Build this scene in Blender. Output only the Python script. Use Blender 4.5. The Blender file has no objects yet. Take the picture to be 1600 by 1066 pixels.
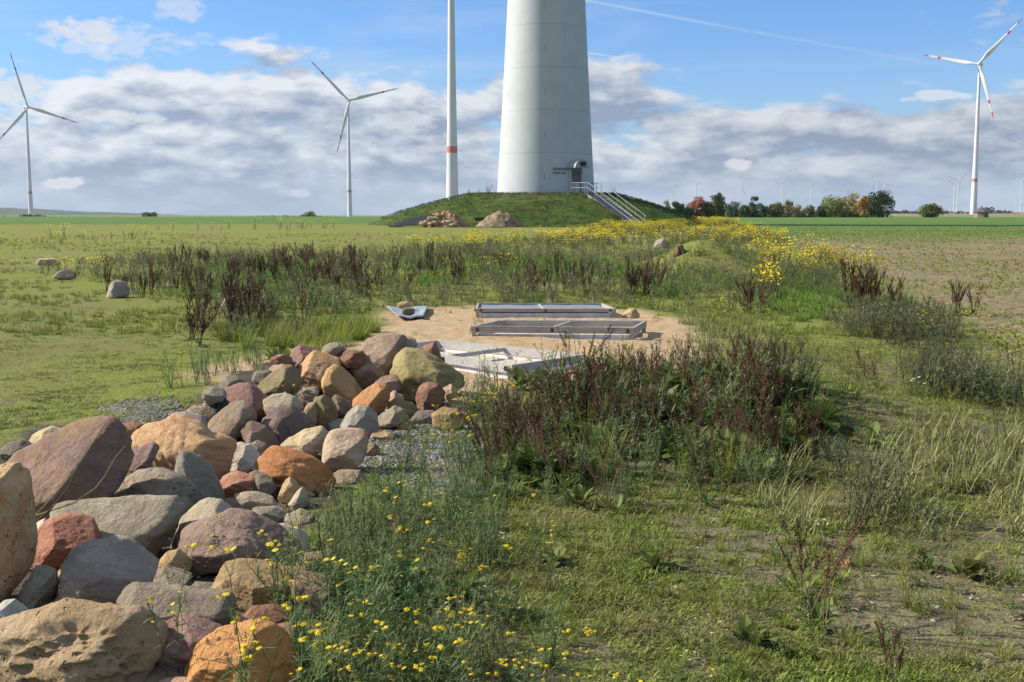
import bpy, bmesh, math, random
import numpy as np
from mathutils import Vector, Matrix, Quaternion
random.seed(7); RS = np.random.RandomState(11)
S = bpy.context.scene
COL = S.collection
R = math.radians
# ------------------------------------------------------------------ camera
F = 1800.0; HOR = 336.0; EYE = 1.6
PIT = math.atan((533-HOR)/F)
cam = bpy.data.cameras.new('camera'); co = bpy.data.objects.new('camera', cam); COL.objects.link(co)
cam.sensor_width = 36; cam.lens = 36*F/1600; cam.clip_end = 20000; cam.clip_start = 0.05
co.location = (0, 0, EYE); co.rotation_euler = (math.pi/2-PIT, 0, 0); S.camera = co

def ray(u, v):
    a = (u-800)/F; b = (533-v)/F
    return (a, math.cos(PIT)+b*math.sin(PIT), -math.sin(PIT)+b*math.cos(PIT))
def at(u, v, Y):
    d = ray(u, v); t = Y/d[1]
    return Vector((d[0]*t, Y, EYE+d[2]*t))
# ------------------------------------------------------------------ noise
def _h(ix, iy, iz, s):
    n = (ix*374761393 + iy*668265263 + iz*2147483647 + s*1274126177) & 0xffffffff
    n = ((n ^ (n >> 13))*1274126177) & 0xffffffff
    n = (n ^ (n >> 16))
    return (n & 0xffff)/65535.0
def vnoise(x, y, z=None, s=0):
    x = np.asarray(x, float); y = np.asarray(y, float)
    z = np.zeros_like(x) if z is None else np.asarray(z, float)
    xi = np.floor(x).astype(np.int64); yi = np.floor(y).astype(np.int64); zi = np.floor(z).astype(np.int64)
    fx = x-xi; fy = y-yi; fz = z-zi
    fx = fx*fx*(3-2*fx); fy = fy*fy*(3-2*fy); fz = fz*fz*(3-2*fz)
    r = 0
    for dx in (0, 1):
        wx = fx if dx else 1-fx
        for dy in (0, 1):
            wy = fy if dy else 1-fy
            for dz in (0, 1):
                wz = fz if dz else 1-fz
                r = r + wx*wy*wz*_h(xi+dx, yi+dy, zi+dz, s)
    return r*2-1
def fbm(x, y, z=None, o=4, s=0, g=0.5):
    r = 0; a = 1; t = 0
    x = np.asarray(x, float); y = np.asarray(y, float)
    for i in range(o):
        k = 2.03**i
        r = r + a*vnoise(x*k+i*7.1, y*k+i*3.3, None if z is None else np.asarray(z)*k+i*5.7, s+i); t += a; a *= g
    return r/t
def sstep(a, b, x): 
    t = np.clip((x-a)/(b-a), 0, 1); return t*t*(3-2*t)
# ------------------------------------------------------------------ ground height
def gbase(x, y):
    x = np.asarray(x, float); y = np.asarray(y, float)
    z = np.interp(y, [-60, 25, 110, 400, 520, 1500, 3000, 9000], [0, 0, .72, .75, .35, 3.4, 8, 14])
    z = z + .3*sstep(100, 350, y)*sstep(20, -60, x)*(1-sstep(400, 700, y))
    wl = sstep(.10, .02, x/np.maximum(y, 1))*sstep(430, 560, y); z = z*(1-wl)+wl*(.2-.0022*(y-430))
    z = z + .05*fbm(x*.35, y*.35, o=3, s=3)*sstep(60, 30, y)*sstep(4, 12, y)
    return z
def ground_pt(u, v, h=0.0, gf=None):
    d = ray(u, v); gf = gf or gbase
    Y = 10.0
    for i in range(40):
        t = Y/d[1]; z = float(gf(d[0]*t, Y))+h
        if d[2] > -1e-5: return at(u, v, 400)
        Yn = (z-EYE)/d[2]*d[1]
        Yn = min(max(Yn, 1), 420)
        if abs(Yn-Y) < 1e-4: break
        Y = .5*Y+.5*Yn
    return at(u, v, Y)
def wpoly(pts): return np.array([[ground_pt(u, v).x, ground_pt(u, v).y] for u, v in pts])
def inpoly(P, x, y):
    x = np.asarray(x); y = np.asarray(y); c = np.zeros(x.shape, bool); n = len(P)
    for i in range(n):
        x1, y1 = P[i]; x2, y2 = P[(i+1) % n]
        if y1 == y2: continue
        m = ((y1 > y) != (y2 > y)) & (x < (x2-x1)*(y-y1)/(y2-y1)+x1); c ^= m
    return c
def pdist(P, x, y):
    """signed distance, positive inside"""
    x = np.asarray(x, float); y = np.asarray(y, float); d = np.full(x.shape, 1e9); n = len(P)
    for i in range(n):
        a = P[i]; b = P[(i+1) % n]; ab = b-a; L = (ab**2).sum()+1e-9
        t = np.clip(((x-a[0])*ab[0]+(y-a[1])*ab[1])/L, 0, 1)
        d = np.minimum(d, np.hypot(x-a[0]-t*ab[0], y-a[1]-t*ab[1]))
    return np.where(inpoly(P, x, y), d, -d)
FIELD_FAR = None
SAND = wpoly([(300, 590), (360, 560), (470, 545), (590, 530), (600, 505), (570, 492), (620, 482), (740, 478), (1000, 484), (1070, 497), (1120, 525), (1130, 560), (1000, 600), (800, 610), (600, 640), (450, 660), (330, 640)])
GRAV = wpoly([(560, 690), (600, 655), (740, 665), (770, 720), (790, 760), (700, 790), (620, 760), (560, 740)])
GRAV2 = wpoly([(150, 640), (200, 628), (270, 628), (300, 650), (220, 668), (170, 665)])
PAREA = wpoly([(-60, 1100), (-60, 720), (60, 665), (200, 655), (300, 640), (400, 580), (450, 555), (540, 560), (700, 575), (735, 640), (680, 665), (590, 690), (575, 735), (525, 775), (470, 800), (480, 860), (530, 900), (545, 965), (420, 985), (470, 1100)])
FIELD = wpoly([(1120, 346), (1160, 358), (1230, 382), (1300, 408), (1400, 450), (1470, 492), (1520, 525), (1620, 590), (2200, 900), (3600, 500)])
FIELD = np.vstack([FIELD, [[900, 120], [900, 430], [45, 430], [36, 180]]]) if False else np.vstack([FIELD[:-1], FIELD[-1:], [[300, 60], [900, 425], [58, 425]]])
# ------------------------------------------------------------------ rocks data: outline in photo pixels, distance, colours, label
ROCKS = [
 (4.02,[(-45,1020),(0,985),(25,975),(70,958),(85,950),(100,942),(130,943),(160,952),(195,953),(222,953),(235,960),(250,985),(260,1000),(262,1020),(258,1040),(245,1062),(235,1090),(-30,1095)],'pit','big tan boulder riddled with holes, in the bottom left corner'),
 (3.85,[(295,1095),(290,1062),(310,1020),(340,990),(375,975),(400,972),(425,980),(445,1000),(455,1030),(480,1095)],'ochre','smooth ochre-orange boulder at the bottom front of the rock pile'),
 (4.3,[(245,975),(275,963),(300,962),(345,975),(350,1000),(320,1025),(295,1065),(262,1060),(262,1015)],'pinkpurple','pink and purple streaked rock between the holed boulder and the ochre one'),
 (3.72,[(250,1066),(275,1058),(300,1061),(360,1064),(385,1072),(385,1095),(250,1095)],'pink','flat pink stone cut by the bottom edge in front of the ochre boulder'),
 (4.6,[(185,950),(192,920),(203,912),(235,918),(262,925),(300,928),(355,935),(366,950),(363,985),(330,1005),(250,990),(195,965)],'greybrown','wide grey-brown slab lying behind the pink and purple streaked rock'),
 (4.45,[(355,965),(375,962),(400,972),(395,990),(350,990)],'pink','small pale pink stone just behind the ochre boulder'),
 (4.85,[(-60,740),(0,725),(25,724),(48,732),(50,750),(47,790),(46,815),(48,840),(52,870),(50,895),(40,915),(25,930),(0,938),(-60,935)],'tanorange','tall upright tan and orange block at the left edge of the pile'),
 (4.8,[(52,885),(70,884),(88,890),(90,915),(80,945),(62,962),(45,960),(30,948),(28,925),(45,905)],'greygreen','grey-green upright block right of the foot of the tall orange block'),
 (4.35,[(-15,942),(15,936),(25,945),(46,963),(40,985),(0,995),(-20,985)],'bluewhite','pale blue-white stone at the left edge behind the holed boulder'),
 (4.98,[(97,875),(105,860),(125,848),(150,845),(168,840),(185,842),(200,850),(225,868),(243,884),(245,900),(235,920),(200,930),(175,958),(140,955),(100,935),(95,900)],'lightgrey','rounded light grey boulder with a pale cracked ridge down its face'),
 (4.62,[(85,948),(95,925),(110,905),(120,897),(145,895),(150,910),(165,928),(174,948),(165,965),(85,965)],'layered','layered grey-brown rock leaning against the light grey boulder'),
 (5.0,[(85,895),(92,889),(101,890),(102,905),(92,912)],'tan','tiny tan stone between the red boulder and the light grey one'),
 (5.3,[(50,845),(60,825),(75,810),(100,802),(125,803),(145,810),(155,840),(150,862),(115,875),(98,882),(90,892),(60,882),(52,865)],'red','red boulder with a round hollow near its top'),
 (5.45,[(43,822),(55,815),(70,809),(68,828),(52,845),(43,842)],'white','white stone wedged behind the red boulder'),
 (5.7,[(82,805),(90,795),(105,790),(160,787),(200,784),(240,783),(255,778),(273,777),(283,790),(286,805),(280,825),(265,852),(245,878),(225,874),(205,855),(150,845),(85,830)],'greyvein','long grey-green boulder crossed by a white vein'),
 (6.3,[(8,722),(35,705),(55,693),(95,672),(130,660),(165,650),(178,652),(195,670),(198,690),(203,715),(206,728),(195,745),(188,757),(170,770),(165,790),(120,800),(80,812),(60,820),(50,835),(30,800)],'purplebig','largest boulder, purple-brown with an ochre patch, at the left of the pile'),
 (6.95,[(37,702),(45,690),(55,676),(80,666),(98,673),(105,690),(80,715),(40,715)],'yellow','pale yellow stone peeking out behind the large purple-brown boulder'),
 (6.95,[(205,688),(210,672),(222,664),(250,658),(275,648),(290,648),(305,660),(325,680),(345,684),(363,690),(366,712),(362,735),(345,755),(290,762),(230,760),(212,740),(204,710)],'tanstripe','big sandy tan boulder with ribbed face in the middle of the pile'),
 (7.45,[(258,660),(268,645),(285,643),(295,645),(315,650),(323,660),(322,678),(290,690),(260,680)],'lightgrey','light grey rounded stone behind the peak of the ribbed tan boulder'),
 (6.25,[(203,708),(225,698),(240,691),(248,700),(242,720),(235,732),(220,748),(203,755),(193,738)],'purplegrey','thin purple-grey wedge standing in front of the ribbed tan boulder'),
 (6.05,[(167,787),(172,775),(185,760),(205,748),(215,738),(240,732),(265,732),(285,740),(300,752),(312,775),(310,798),(295,812),(260,808),(190,803)],'greypit','domed grey-brown stone with small pits behind the veined boulder'),
 (6.3,[(272,715),(280,704),(292,704),(312,717),(325,730),(340,755),(350,775),(350,792),(320,795),(305,775),(285,750),(272,735)],'bluegrey','pointed blue-grey slab tilted over the domed pitted stone'),
 (5.6,[(268,855),(275,835),(285,810),(310,785),(325,778),(345,779),(360,790),(362,808),(345,825),(320,845),(290,862)],'palegrey','pale smooth olive-grey boulder below the pointed blue-grey slab'),
 (5.25,[(280,863),(305,830),(345,810),(365,798),(385,795),(400,800),(420,812),(440,825),(460,845),(472,860),(472,885),(430,892),(400,880),(370,882),(335,890),(300,885)],'mauve','large brown-mauve peaked boulder beside the ragwort'),
 (5.05,[(245,882),(262,862),(280,858),(290,870),(300,890),(295,912),(262,910)],'tan','small tan stone under the left end of the peaked mauve boulder'),
 (4.95,[(332,930),(340,900),(350,880),(370,874),(400,880),(440,888),(470,892),(490,905),(475,930),(440,950),(390,955),(345,950)],'olivetan','olive-tan block half hidden by ragwort below the peaked mauve boulder'),
 (4.9,[(455,900),(470,893),(500,895),(520,900),(537,912),(547,935),(530,965),(490,970),(460,945)],'darktan','tan-topped dark stone at the right foot of the pile in the weeds'),
 (5.65,[(424,818),(445,818),(465,828),(480,842),(484,862),(465,866),(440,855)],'speckle','white speckled stone behind the right slope of the peaked mauve boulder'),
 (6.55,[(340,752),(355,740),(370,737),(400,742),(411,750),(405,767),(390,775),(360,778),(345,765)],'salmon','flat salmon pink stone below the white round stone'),
 (7.2,[(362,692),(375,691),(390,695),(400,710),(407,722),(395,735),(375,740),(362,738),(357,715)],'white','round white stone beside the right end of the ribbed tan boulder'),
 (7.45,[(386,697),(402,688),(415,693),(419,705),(410,718),(398,716)],'greybrown','small grey stone between the white stone and the long orange one'),
 (6.9,[(402,725),(415,710),(425,698),(435,697),(460,703),(485,713),(505,727),(518,740),(523,752),(515,768),(500,766),(470,757),(440,748),(415,740)],'orange','long rust-orange boulder sloping down to the right'),
 (6.65,[(434,778),(442,752),(450,745),(462,752),(470,767),(466,785),(450,794)],'tan','upright tan stone under the long rust-orange boulder'),
 (6.4,[(450,788),(462,770),(472,761),(480,770),(484,790),(465,796)],'palegrey','little pointed pale stone below the long rust-orange boulder'),
 (6.25,[(365,772),(385,768),(400,770),(425,780),(432,797),(390,802),(366,792)],'palegrey','low pale grey stone in front of the flat salmon stone'),
 (6.85,[(385,742),(400,735),(425,745),(432,765),(420,782),(400,778)],'greybrown','brown-grey stone between the salmon stone and the long orange boulder'),
 (7.6,[(440,698),(455,685),(475,673),(500,666),(512,672),(510,687),(505,702),(485,717),(460,712)],'palesand','long cream slab tilted up above the rust-orange boulder'),
 (7.3,[(505,690),(513,675),(530,669),(560,670),(570,675),(574,690),(570,715),(555,730),(520,735),(508,725),(504,705)],'pinktop','square block with a pale pink top and brown sides'),
 (7.8,[(374,688),(380,673),(395,668),(410,675),(419,688),(410,700),(382,698)],'ochre2','small ochre stone under the rounded brown-grey boulder'),
 (7.75,[(322,675),(330,660),(345,645),(362,630),(380,626),(393,632),(400,650),(398,662),(385,674),(365,684),(350,689),(328,684)],'browngrey','rounded brown-grey boulder leaning in the middle of the pile'),
 (8.05,[(378,668),(395,658),(415,665),(430,680),(438,697),(425,712),(408,705)],'browngrey2','curved brown stone between the small ochre stone and the dark purple boulder'),
 (8.6,[(322,645),(335,630),(350,610),(375,600),(390,599),(402,608),(410,622),(432,630),(428,648),(405,660),(380,660),(330,660)],'redpurple','wide red-purple slab at the left of the back of the pile'),
 (8.05,[(406,658),(420,642),(435,633),(455,635),(470,650),(484,668),(480,684),(455,694),(435,700),(412,690)],'darkpurple','dark purple rounded boulder with a pale spot'),
 (8.45,[(412,625),(425,616),(445,614),(462,620),(473,632),(475,652),(450,655),(418,648)],'greenwhite','pale green-grey domed stone above the dark purple boulder'),
 (9.0,[(399,612),(410,597),(425,583),(445,570),(455,570),(465,580),(472,595),(467,612),(455,620),(430,626),(405,624)],'darkolive','dark olive boulder with a sharp ridge behind a yellow flower'),
 (9.35,[(417,590),(422,575),(440,569),(452,573),(440,590)],'pink','pink sliver of stone showing behind the dark olive ridge boulder'),
 (10.1,[(450,560),(460,543),(468,538),(485,543),(502,550),(500,572),(470,580),(452,578)],'redpurple','red-brown stone at the very back left of the pile'),
 (9.65,[(463,582),(478,558),(490,548),(510,555),(528,562),(532,577),(522,594),(505,606),(480,610),(465,600)],'orangetan','orange-tan boulder with a pink top near the back of the pile'),
 (9.2,[(503,597),(510,578),(522,570),(535,578),(550,595),(565,615),(560,627),(540,631),(518,624),(508,612)],'tanorange2','tan boulder tilted to the right below the orange-tan one'),
 (8.9,[(458,618),(470,604),(490,605),(498,613),(492,628),(470,634)],'layered','small layered tan stone under the tan tilted boulder'),
 (8.45,[(472,642),(480,630),(492,628),(497,640),(496,660),(485,672),(475,664)],'tan2','small upright tan stone right of the dark purple boulder'),
 (8.75,[(490,622),(505,617),(518,628),(527,650),(525,672),(493,672)],'olive','olive stone in the shade between the tan stones'),
 (8.9,[(517,630),(524,617),(535,622),(553,633),(555,642),(543,654),(525,642)],'purplewedge','dark wedge with a pale tan end in the middle of the back pile'),
 (8.75,[(552,632),(570,612),(590,598),(605,603),(609,620),(606,637),(590,651),(570,645)],'redorange','red-orange boulder below the largest stone at the back of the pile'),
 (8.2,[(533,668),(545,645),(560,633),(575,635),(588,650),(592,672),(583,682),(560,678)],'bluegrey2','blue-grey stone in front of the red-orange boulder'),
 (9.85,[(545,584),(555,555),(570,532),(590,524),(630,522),(637,540),(630,562),(617,585),(592,604),(570,614),(550,604)],'pinkbrown','large pink-brown boulder on top of the back of the pile'),
 (9.5,[(611,612),(617,580),(624,555),(635,543),(660,547),(680,560),(700,575),(718,590),(724,602),(700,610),(670,612),(650,622),(625,626)],'olivebig','large mossy olive boulder at the right top of the pile'),
 (10.1,[(650,552),(665,540),(681,533),(687,552),(692,570),(660,566)],'redbrown','red-brown pointed stone peeking over the mossy olive boulder'),
 (9.0,[(650,622),(655,605),(668,597),(685,600),(695,612),(692,632),(677,646),(655,644)],'redbrown','dark red-brown round stone under the mossy olive boulder'),
 (8.8,[(607,630),(625,624),(645,630),(654,643),(642,654),(613,650)],'olive','low olive-brown stone right of the red-orange boulder'),
 (8.45,[(587,657),(600,645),(615,634),(628,640),(636,654),(615,664),(593,667)],'greyfacet','faceted grey stone right of the blue-grey stone'),
 (9.0,[(606,620),(618,610),(627,624),(612,630)],'pink','tiny pinkish stone behind the low olive-brown stone'),
 (8.4,[(675,647),(690,637),(715,638),(736,645),(733,662),(700,671),(677,666)],'olivetan','flat tan stone at the right end of the pile by the ragwort'),
 (8.65,[(638,658),(655,643),(677,641),(683,657),(665,664)],'darkgrey','low dark grey stone left of the flat tan stone'),
 (9.15,[(692,607),(705,600),(717,612),(714,628),(697,629)],'pink','small pinkish stone under the right tip of the mossy olive boulder'),
 # single stones away from the pile
 (0,[(55,410),(62,403),(85,403),(96,407),(92,415),(57,416)],'lightgrey','pale flat stone farthest left on the lawn'),
 (0,[(80,434),(90,424),(102,420),(116,425),(120,436),(100,439)],'darkgrey','dark grey stone beside small yellow flowers on the lawn'),
 (0,[(166,460),(172,444),(180,437),(195,441),(203,452),(202,465),(172,467)],'lightgrey','light grey faceted stone at the edge of the left thicket'),
 (0,[(343,480),(350,467),(362,462),(382,464),(388,475),(385,490),(348,490)],'pinkbrown','tan stone half hidden in the left thicket'),
 (0,[(1020,386),(1028,375),(1038,372),(1046,380),(1045,388),(1022,389)],'lightgrey','grey stone on top of the weedy rise'),
 (0,[(974,495),(977,486),(984,481),(992,481),(1000,491),(1000,496),(976,498)],'palesand','cream stone on the sand right of the farthest wooden frame'),
 (0,[(1313,890),(1316,876),(1325,872),(1336,876),(1336,889),(1322,893)],'salmon','small red-pink brick fragment in the grass at lower right'),
]
# ground distances for the single stones
for i, r in enumerate(ROCKS):
    if r[0] == 0:
        pts = r[1]; vb = max(p[1] for p in pts)-1; uc = sum(p[0] for p in pts)/len(pts)
        ROCKS[i] = (ground_pt(uc, vb).y+.08,)+r[1:]
for i in range(65):       # stones of the pile press against each other: let the outlines overlap a little
    Yr, pts, k, lab = ROCKS[i]; cu = sum(p[0] for p in pts)/len(pts); cv = sum(p[1] for p in pts)/len(pts); big = max(p[1] for p in pts)
    ROCKS[i] = (Yr, [(cu+(u-cu)*1.05, cv+(v-cv)*(1.02 if v < cv else 1.13)) for u, v in pts], k, lab)
def yground(v):
    return EYE/math.tan(PIT+math.atan((v-533)/F))
for i in range(65):
    Yr, pts, k, lab = ROCKS[i]; vb = max(p[1] for p in pts); yg = yground(min(vb, 1085))
    if Yr > yg: ROCKS[i] = (yg+.22*(Yr-yg), pts, k, lab)
def _in(P, u, v):
    c = False
    for j in range(len(P)):
        (x1, y1), (x2, y2) = P[j], P[(j+1) % len(P)]
        if (y1 > v) != (y2 > v) and u < (x2-x1)*(v-y1)/(y2-y1)+x1: c = not c
    return c
PPX = [(0, 720), (60, 675), (200, 660), (300, 645), (340, 605), (400, 580), (450, 550), (540, 535), (640, 530), (720, 595), (725, 655), (590, 680), (565, 730), (515, 765), (470, 800), (480, 860), (530, 900), (530, 950), (480, 960), (470, 1066), (0, 1066)]
FILL_ = []; _r = random.Random(3)
for _ in range(5000):
    u = _r.uniform(0, 730); v = _r.uniform(530, 1066)
    if not _in(PPX, u, v) or any(_in(r[1], u, v) for r in ROCKS[:65]): continue
    best = sorted(((sum(p[0] for p in r[1])/len(r[1])-u)**2+(sum(p[1] for p in r[1])/len(r[1])-v)**2, r[0]) for r in ROCKS[:65])[:3]
    Yf = min(sum(b[1] for b in best)/3+.18, yground(v+14)+.05); rad = _r.uniform(20, 34)*6/Yf*(1.25 if v > 850 else 1)
    if any((u-f[4])**2+(v-f[5])**2 < (.62*(rad+f[6]))**2 for f in FILL_): continue
    m = _r.randint(6, 8); a0 = _r.uniform(0, 6.28); pts = [(u+rad*_r.uniform(.8, 1.15)*math.cos(a0+6.283*j/m)*1.15, v+rad*_r.uniform(.75, 1.05)*.8*math.sin(a0+6.283*j/m)+rad*.25) for j in range(m)]
    FILL_.append((Yf, pts, _r.choice(['greybrown', 'greyfacet', 'olive', 'mauve', 'darkgrey', 'redbrown', 'layered', 'darktan', 'tan2', 'greygreen']), 'smaller stone wedged in a gap between the boulders of the pile', u, v, rad))
PILE = []
for Yr, pts, k, lab in ROCKS[:65]+[f[:4] for f in FILL_]:
    vb = max(p[1] for p in pts); us = [p[0] for p in pts]; uc = sum(us)/len(us)
    w = (max(us)-min(us))/F*Yr; c = at(uc, vb, Yr+.0)
    if c.z > .03: PILE.append((c.x, c.y+.12, c.z+.02, min(.14, w*.3)))
def gh(x, y):
    x = np.asarray(x, float); y = np.asarray(y, float)
    z = gbase(x, y)
    b = np.full(x.shape, -1.0)
    near = (y > 2) & (y < 13) & (x < 1) & (x > -4)
    if near.any():
        bb = b[near] if b.shape else b
        for cx, cy, cz, r in PILE:
            d = np.hypot(x-cx, (y-cy)) if not b.shape else np.hypot(x[near]-cx, y[near]-cy)
            bb = np.maximum(bb, cz-np.maximum(0, d-r)*3.0)
        if b.shape: b[near] = bb
        else: b = bb
    z = np.where(b > z, b, z)
    z = z+.80*np.exp(-(((x-5.6)/1.3)**2+((y-34)/2.0)**2))
    z = z+.10*np.exp(-(((x+2.2)/1.0)**2+((y-10.5)/1.6)**2))
    z = z+.25*np.exp(-(((x-2.0)/1.6)**2+((y-9.0)/.9)**2))
    return z
# ------------------------------------------------------------------ object helpers
def tag(o, label=None, cat=None, group=None, kind=None):
    if label: o['label'] = label
    if cat: o['category'] = cat
    if group: o['group'] = group
    if kind: o['kind'] = kind
    return o
def empty(name, loc=(0, 0, 0), rz=0):
    o = bpy.data.objects.new(name, None); COL.objects.link(o); o.location = loc; o.rotation_euler = (0, 0, rz)
    o.empty_display_size = .1; return o
def link(name, me, parent=None):
    o = bpy.data.objects.new(name, me); COL.objects.link(o)
    if parent: o.parent = parent
    return o
def npmesh(name, V, Fc, mats=(), mi=None, tint=None, smooth=True):
    """V (n,3); Fc list of arrays each (m,k) with k=3 or 4"""
    me = bpy.data.meshes.new(name)
    V = np.asarray(V, np.float32)
    Fc = [np.asarray(f, np.int32) for f in (Fc if isinstance(Fc, list) else [Fc]) if len(f)]
    me.vertices.add(len(V)); me.vertices.foreach_set('co', V.ravel())
    loops = np.concatenate([f.ravel() for f in Fc])
    tot = np.concatenate([np.full(len(f), f.shape[1], np.int32) for f in Fc])
    st = np.concatenate([[0], np.cumsum(tot)[:-1]]).astype(np.int32)
    me.loops.add(len(loops)); me.loops.foreach_set('vertex_index', loops)
    me.polygons.add(len(tot)); me.polygons.foreach_set('loop_start', st); me.polygons.foreach_set('loop_total', tot)
    for m in mats: me.materials.append(m)
    if mi is not None: me.polygons.foreach_set('material_index', np.asarray(mi, np.int32))
    me.polygons.foreach_set('use_smooth', np.full(len(tot), bool(smooth)))
    if tint is not None:
        a = me.attributes.new('tint', 'FLOAT', 'POINT'); a.data.foreach_set('value', np.asarray(tint, np.float32))
    me.update(); me.validate()
    return me
class MB:
    """collects geometry (quads and tris) with material slots and a tint per vertex"""
    def __init__(s): s.v = []; s.t = []; s.q = []; s.qm = []; s.tr = []; s.tm = []; s.n = 0
    def add(s, V, Q=(), T=(), m=0, tint=0.5):
        V = [tuple(p) for p in V]
        s.v += V; s.t += [tint]*len(V)
        for q in Q: s.q.append(tuple(i+s.n for i in q)); s.qm.append(m)
        for t in T: s.tr.append(tuple(i+s.n for i in t)); s.tm.append(m)
        s.n += len(V)
    def box(s, x0, x1, y0, y1, z0, z1, m=0, M=None, tint=.5):
        V = [Vector((x, y, z)) for x in (x0, x1) for y in (y0, y1) for z in (z0, z1)]
        if M: V = [M @ p for p in V]
        s.add(V, [(0, 1, 3, 2), (4, 6, 7, 5), (0, 4, 5, 1), (2, 3, 7, 6), (0, 2, 6, 4), (1, 5, 7, 3)], m=m, tint=tint)
    def tube(s, P, r, k=6, m=0, cap=True, tint=.5):
        P = [Vector(p) for p in P]; n = len(P); rr = r if isinstance(r, (list, tuple)) else [r]*n
        V = []; ref = None
        for i in range(n):
            d = (P[min(i+1, n-1)]-P[max(i-1, 0)]); d = d.normalized() if d.length > 1e-9 else Vector((0, 0, 1))
            if ref is None: ref = Vector((1, 0, 0)) if abs(d.x) < .8 else Vector((0, 1, 0))
            a = (ref-d*ref.dot(d)).normalized(); b = d.cross(a); ref = a
            for j in range(k):
                t = 2*math.pi*j/k; V.append(P[i]+a*(rr[i]*math.cos(t))+b*(rr[i]*math.sin(t)))
        Q = [(i*k+j, i*k+(j+1) % k, (i+1)*k+(j+1) % k, (i+1)*k+j) for i in range(n-1) for j in range(k)]
        T = []
        if cap:
            V.append(P[0]); V.append(P[-1]); c0 = n*k; c1 = n*k+1
            T = [(c0, (j+1) % k, j) for j in range(k)]+[(c1, (n-1)*k+j, (n-1)*k+(j+1) % k) for j in range(k)]
        s.add(V, Q, T, m, tint)
    def strip(s, P, W, side, m=0, tint=.5):
        """a flat leaf: points P, half-widths W, side vector"""
        V = []
        for p, w in zip(P, W): V += [p-side*w, p+side*w]
        s.add(V, [(2*i, 2*i+1, 2*i+3, 2*i+2) for i in range(len(P)-1)], m=m, tint=tint)
    def leaf(s, base, d, L, w, bend=.5, n=4, m=0, tint=.5, fold=.0, shape='lance'):
        d = Vector(d).normalized(); up = Vector((0, 0, 1))
        side = d.cross(up); side = side.normalized() if side.length > 1e-3 else Vector((1, 0, 0))
        P = []; W = []; p = Vector(base); cd = d.copy()
        for i in range(n+1):
            t = i/n
            ww = (w*math.sin(math.pi*min(1, .12+t*.88))**.8 if shape == 'lance' else w*(1-t)**.6)
            P.append(p.copy()); W.append(max(ww, w*.02))
            cd = (cd+Vector((0, 0, -bend/n))).normalized(); p = p+cd*(L/n)
        if fold:
            V = []; nrm = side.cross(d).normalized()
            for q, ww in zip(P, W): V += [q-side*ww+nrm*(ww*fold), q, q+side*ww+nrm*(ww*fold)]
            Q = []
            for i in range(n): a = 3*i; Q += [(a, a+1, a+4, a+3), (a+1, a+2, a+5, a+4)]
            s.add(V, Q, m=m, tint=tint)
        else: s.strip(P, W, side, m, tint)
    def arrays(s):
        return (np.array(s.v, np.float32).reshape(-1, 3), np.array(s.q, np.int32).reshape(-1, 4), np.array(s.tr, np.int32).reshape(-1, 3), np.array(s.qm, np.int32), np.array(s.tm, np.int32), np.array(s.t, np.float32))
    def mesh(s, name, mats, smooth=False):
        V, Q, T, qm, tm, t = s.arrays()
        return npmesh(name, V, [Q, T], mats, np.concatenate([qm, tm]), t, smooth)
    def build(s, name, mats, parent=None, smooth=False):
        return link(name, s.mesh(name, mats if isinstance(mats, (list, tuple)) else [mats], smooth), parent)
def scatter(name, protos, xs, ys, sc, mats, zoff=0.0, tilt=.15, tintv=.3, tints=None):
    """ONE mesh out of many transformed copies of prototype arrays"""
    n = len(xs); zs = gh(xs, ys)+zoff; rot = RS.rand(n)*6.283; pi = RS.randint(0, len(protos), n)
    tx = RS.randn(n)*tilt; ty = RS.randn(n)*tilt; tn = (RS.rand(n)-.5)*2*tintv if tints is None else tints
    AV = []; AQ = []; AT = []; AM = []; AMT = []; TI = []; off = 0
    for k, (V, Q, T, qm, tm, t) in enumerate(protos):
        idx = np.where(pi == k)[0]
        if not len(idx): continue
        c = np.cos(rot[idx])[:, None]; s_ = np.sin(rot[idx])[:, None]; S_ = sc[idx][:, None]
        x = V[None, :, 0]; y = V[None, :, 1]; z = V[None, :, 2]
        X = (x*c-y*s_+z*tx[idx][:, None])*S_+xs[idx][:, None]
        Y = (x*s_+y*c+z*ty[idx][:, None])*S_+ys[idx][:, None]
        Z = z*S_+zs[idx][:, None]
        AV.append(np.stack([X, Y, Z], -1).reshape(-1, 3)); m = len(V); o = (off+np.arange(len(idx))*m)[:, None, None]
        if len(Q): AQ.append((Q[None]+o).reshape(-1, 4)); AM.append(np.tile(qm, len(idx)))
        if len(T): AT.append((T[None]+o).reshape(-1, 3)); AMT.append(np.tile(tm, len(idx)))
        TI.append((t[None]+tn[idx][:, None]).ravel()); off += m*len(idx)
    fs = []; ms = []
    if AQ: fs.append(np.concatenate(AQ)); ms += AM
    if AT: fs.append(np.concatenate(AT)); ms += AMT
    me = npmesh(name, np.concatenate(AV), fs, mats, np.concatenate(ms), np.clip(np.concatenate(TI), 0, 1), False)
    return link(name, me)
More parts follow.
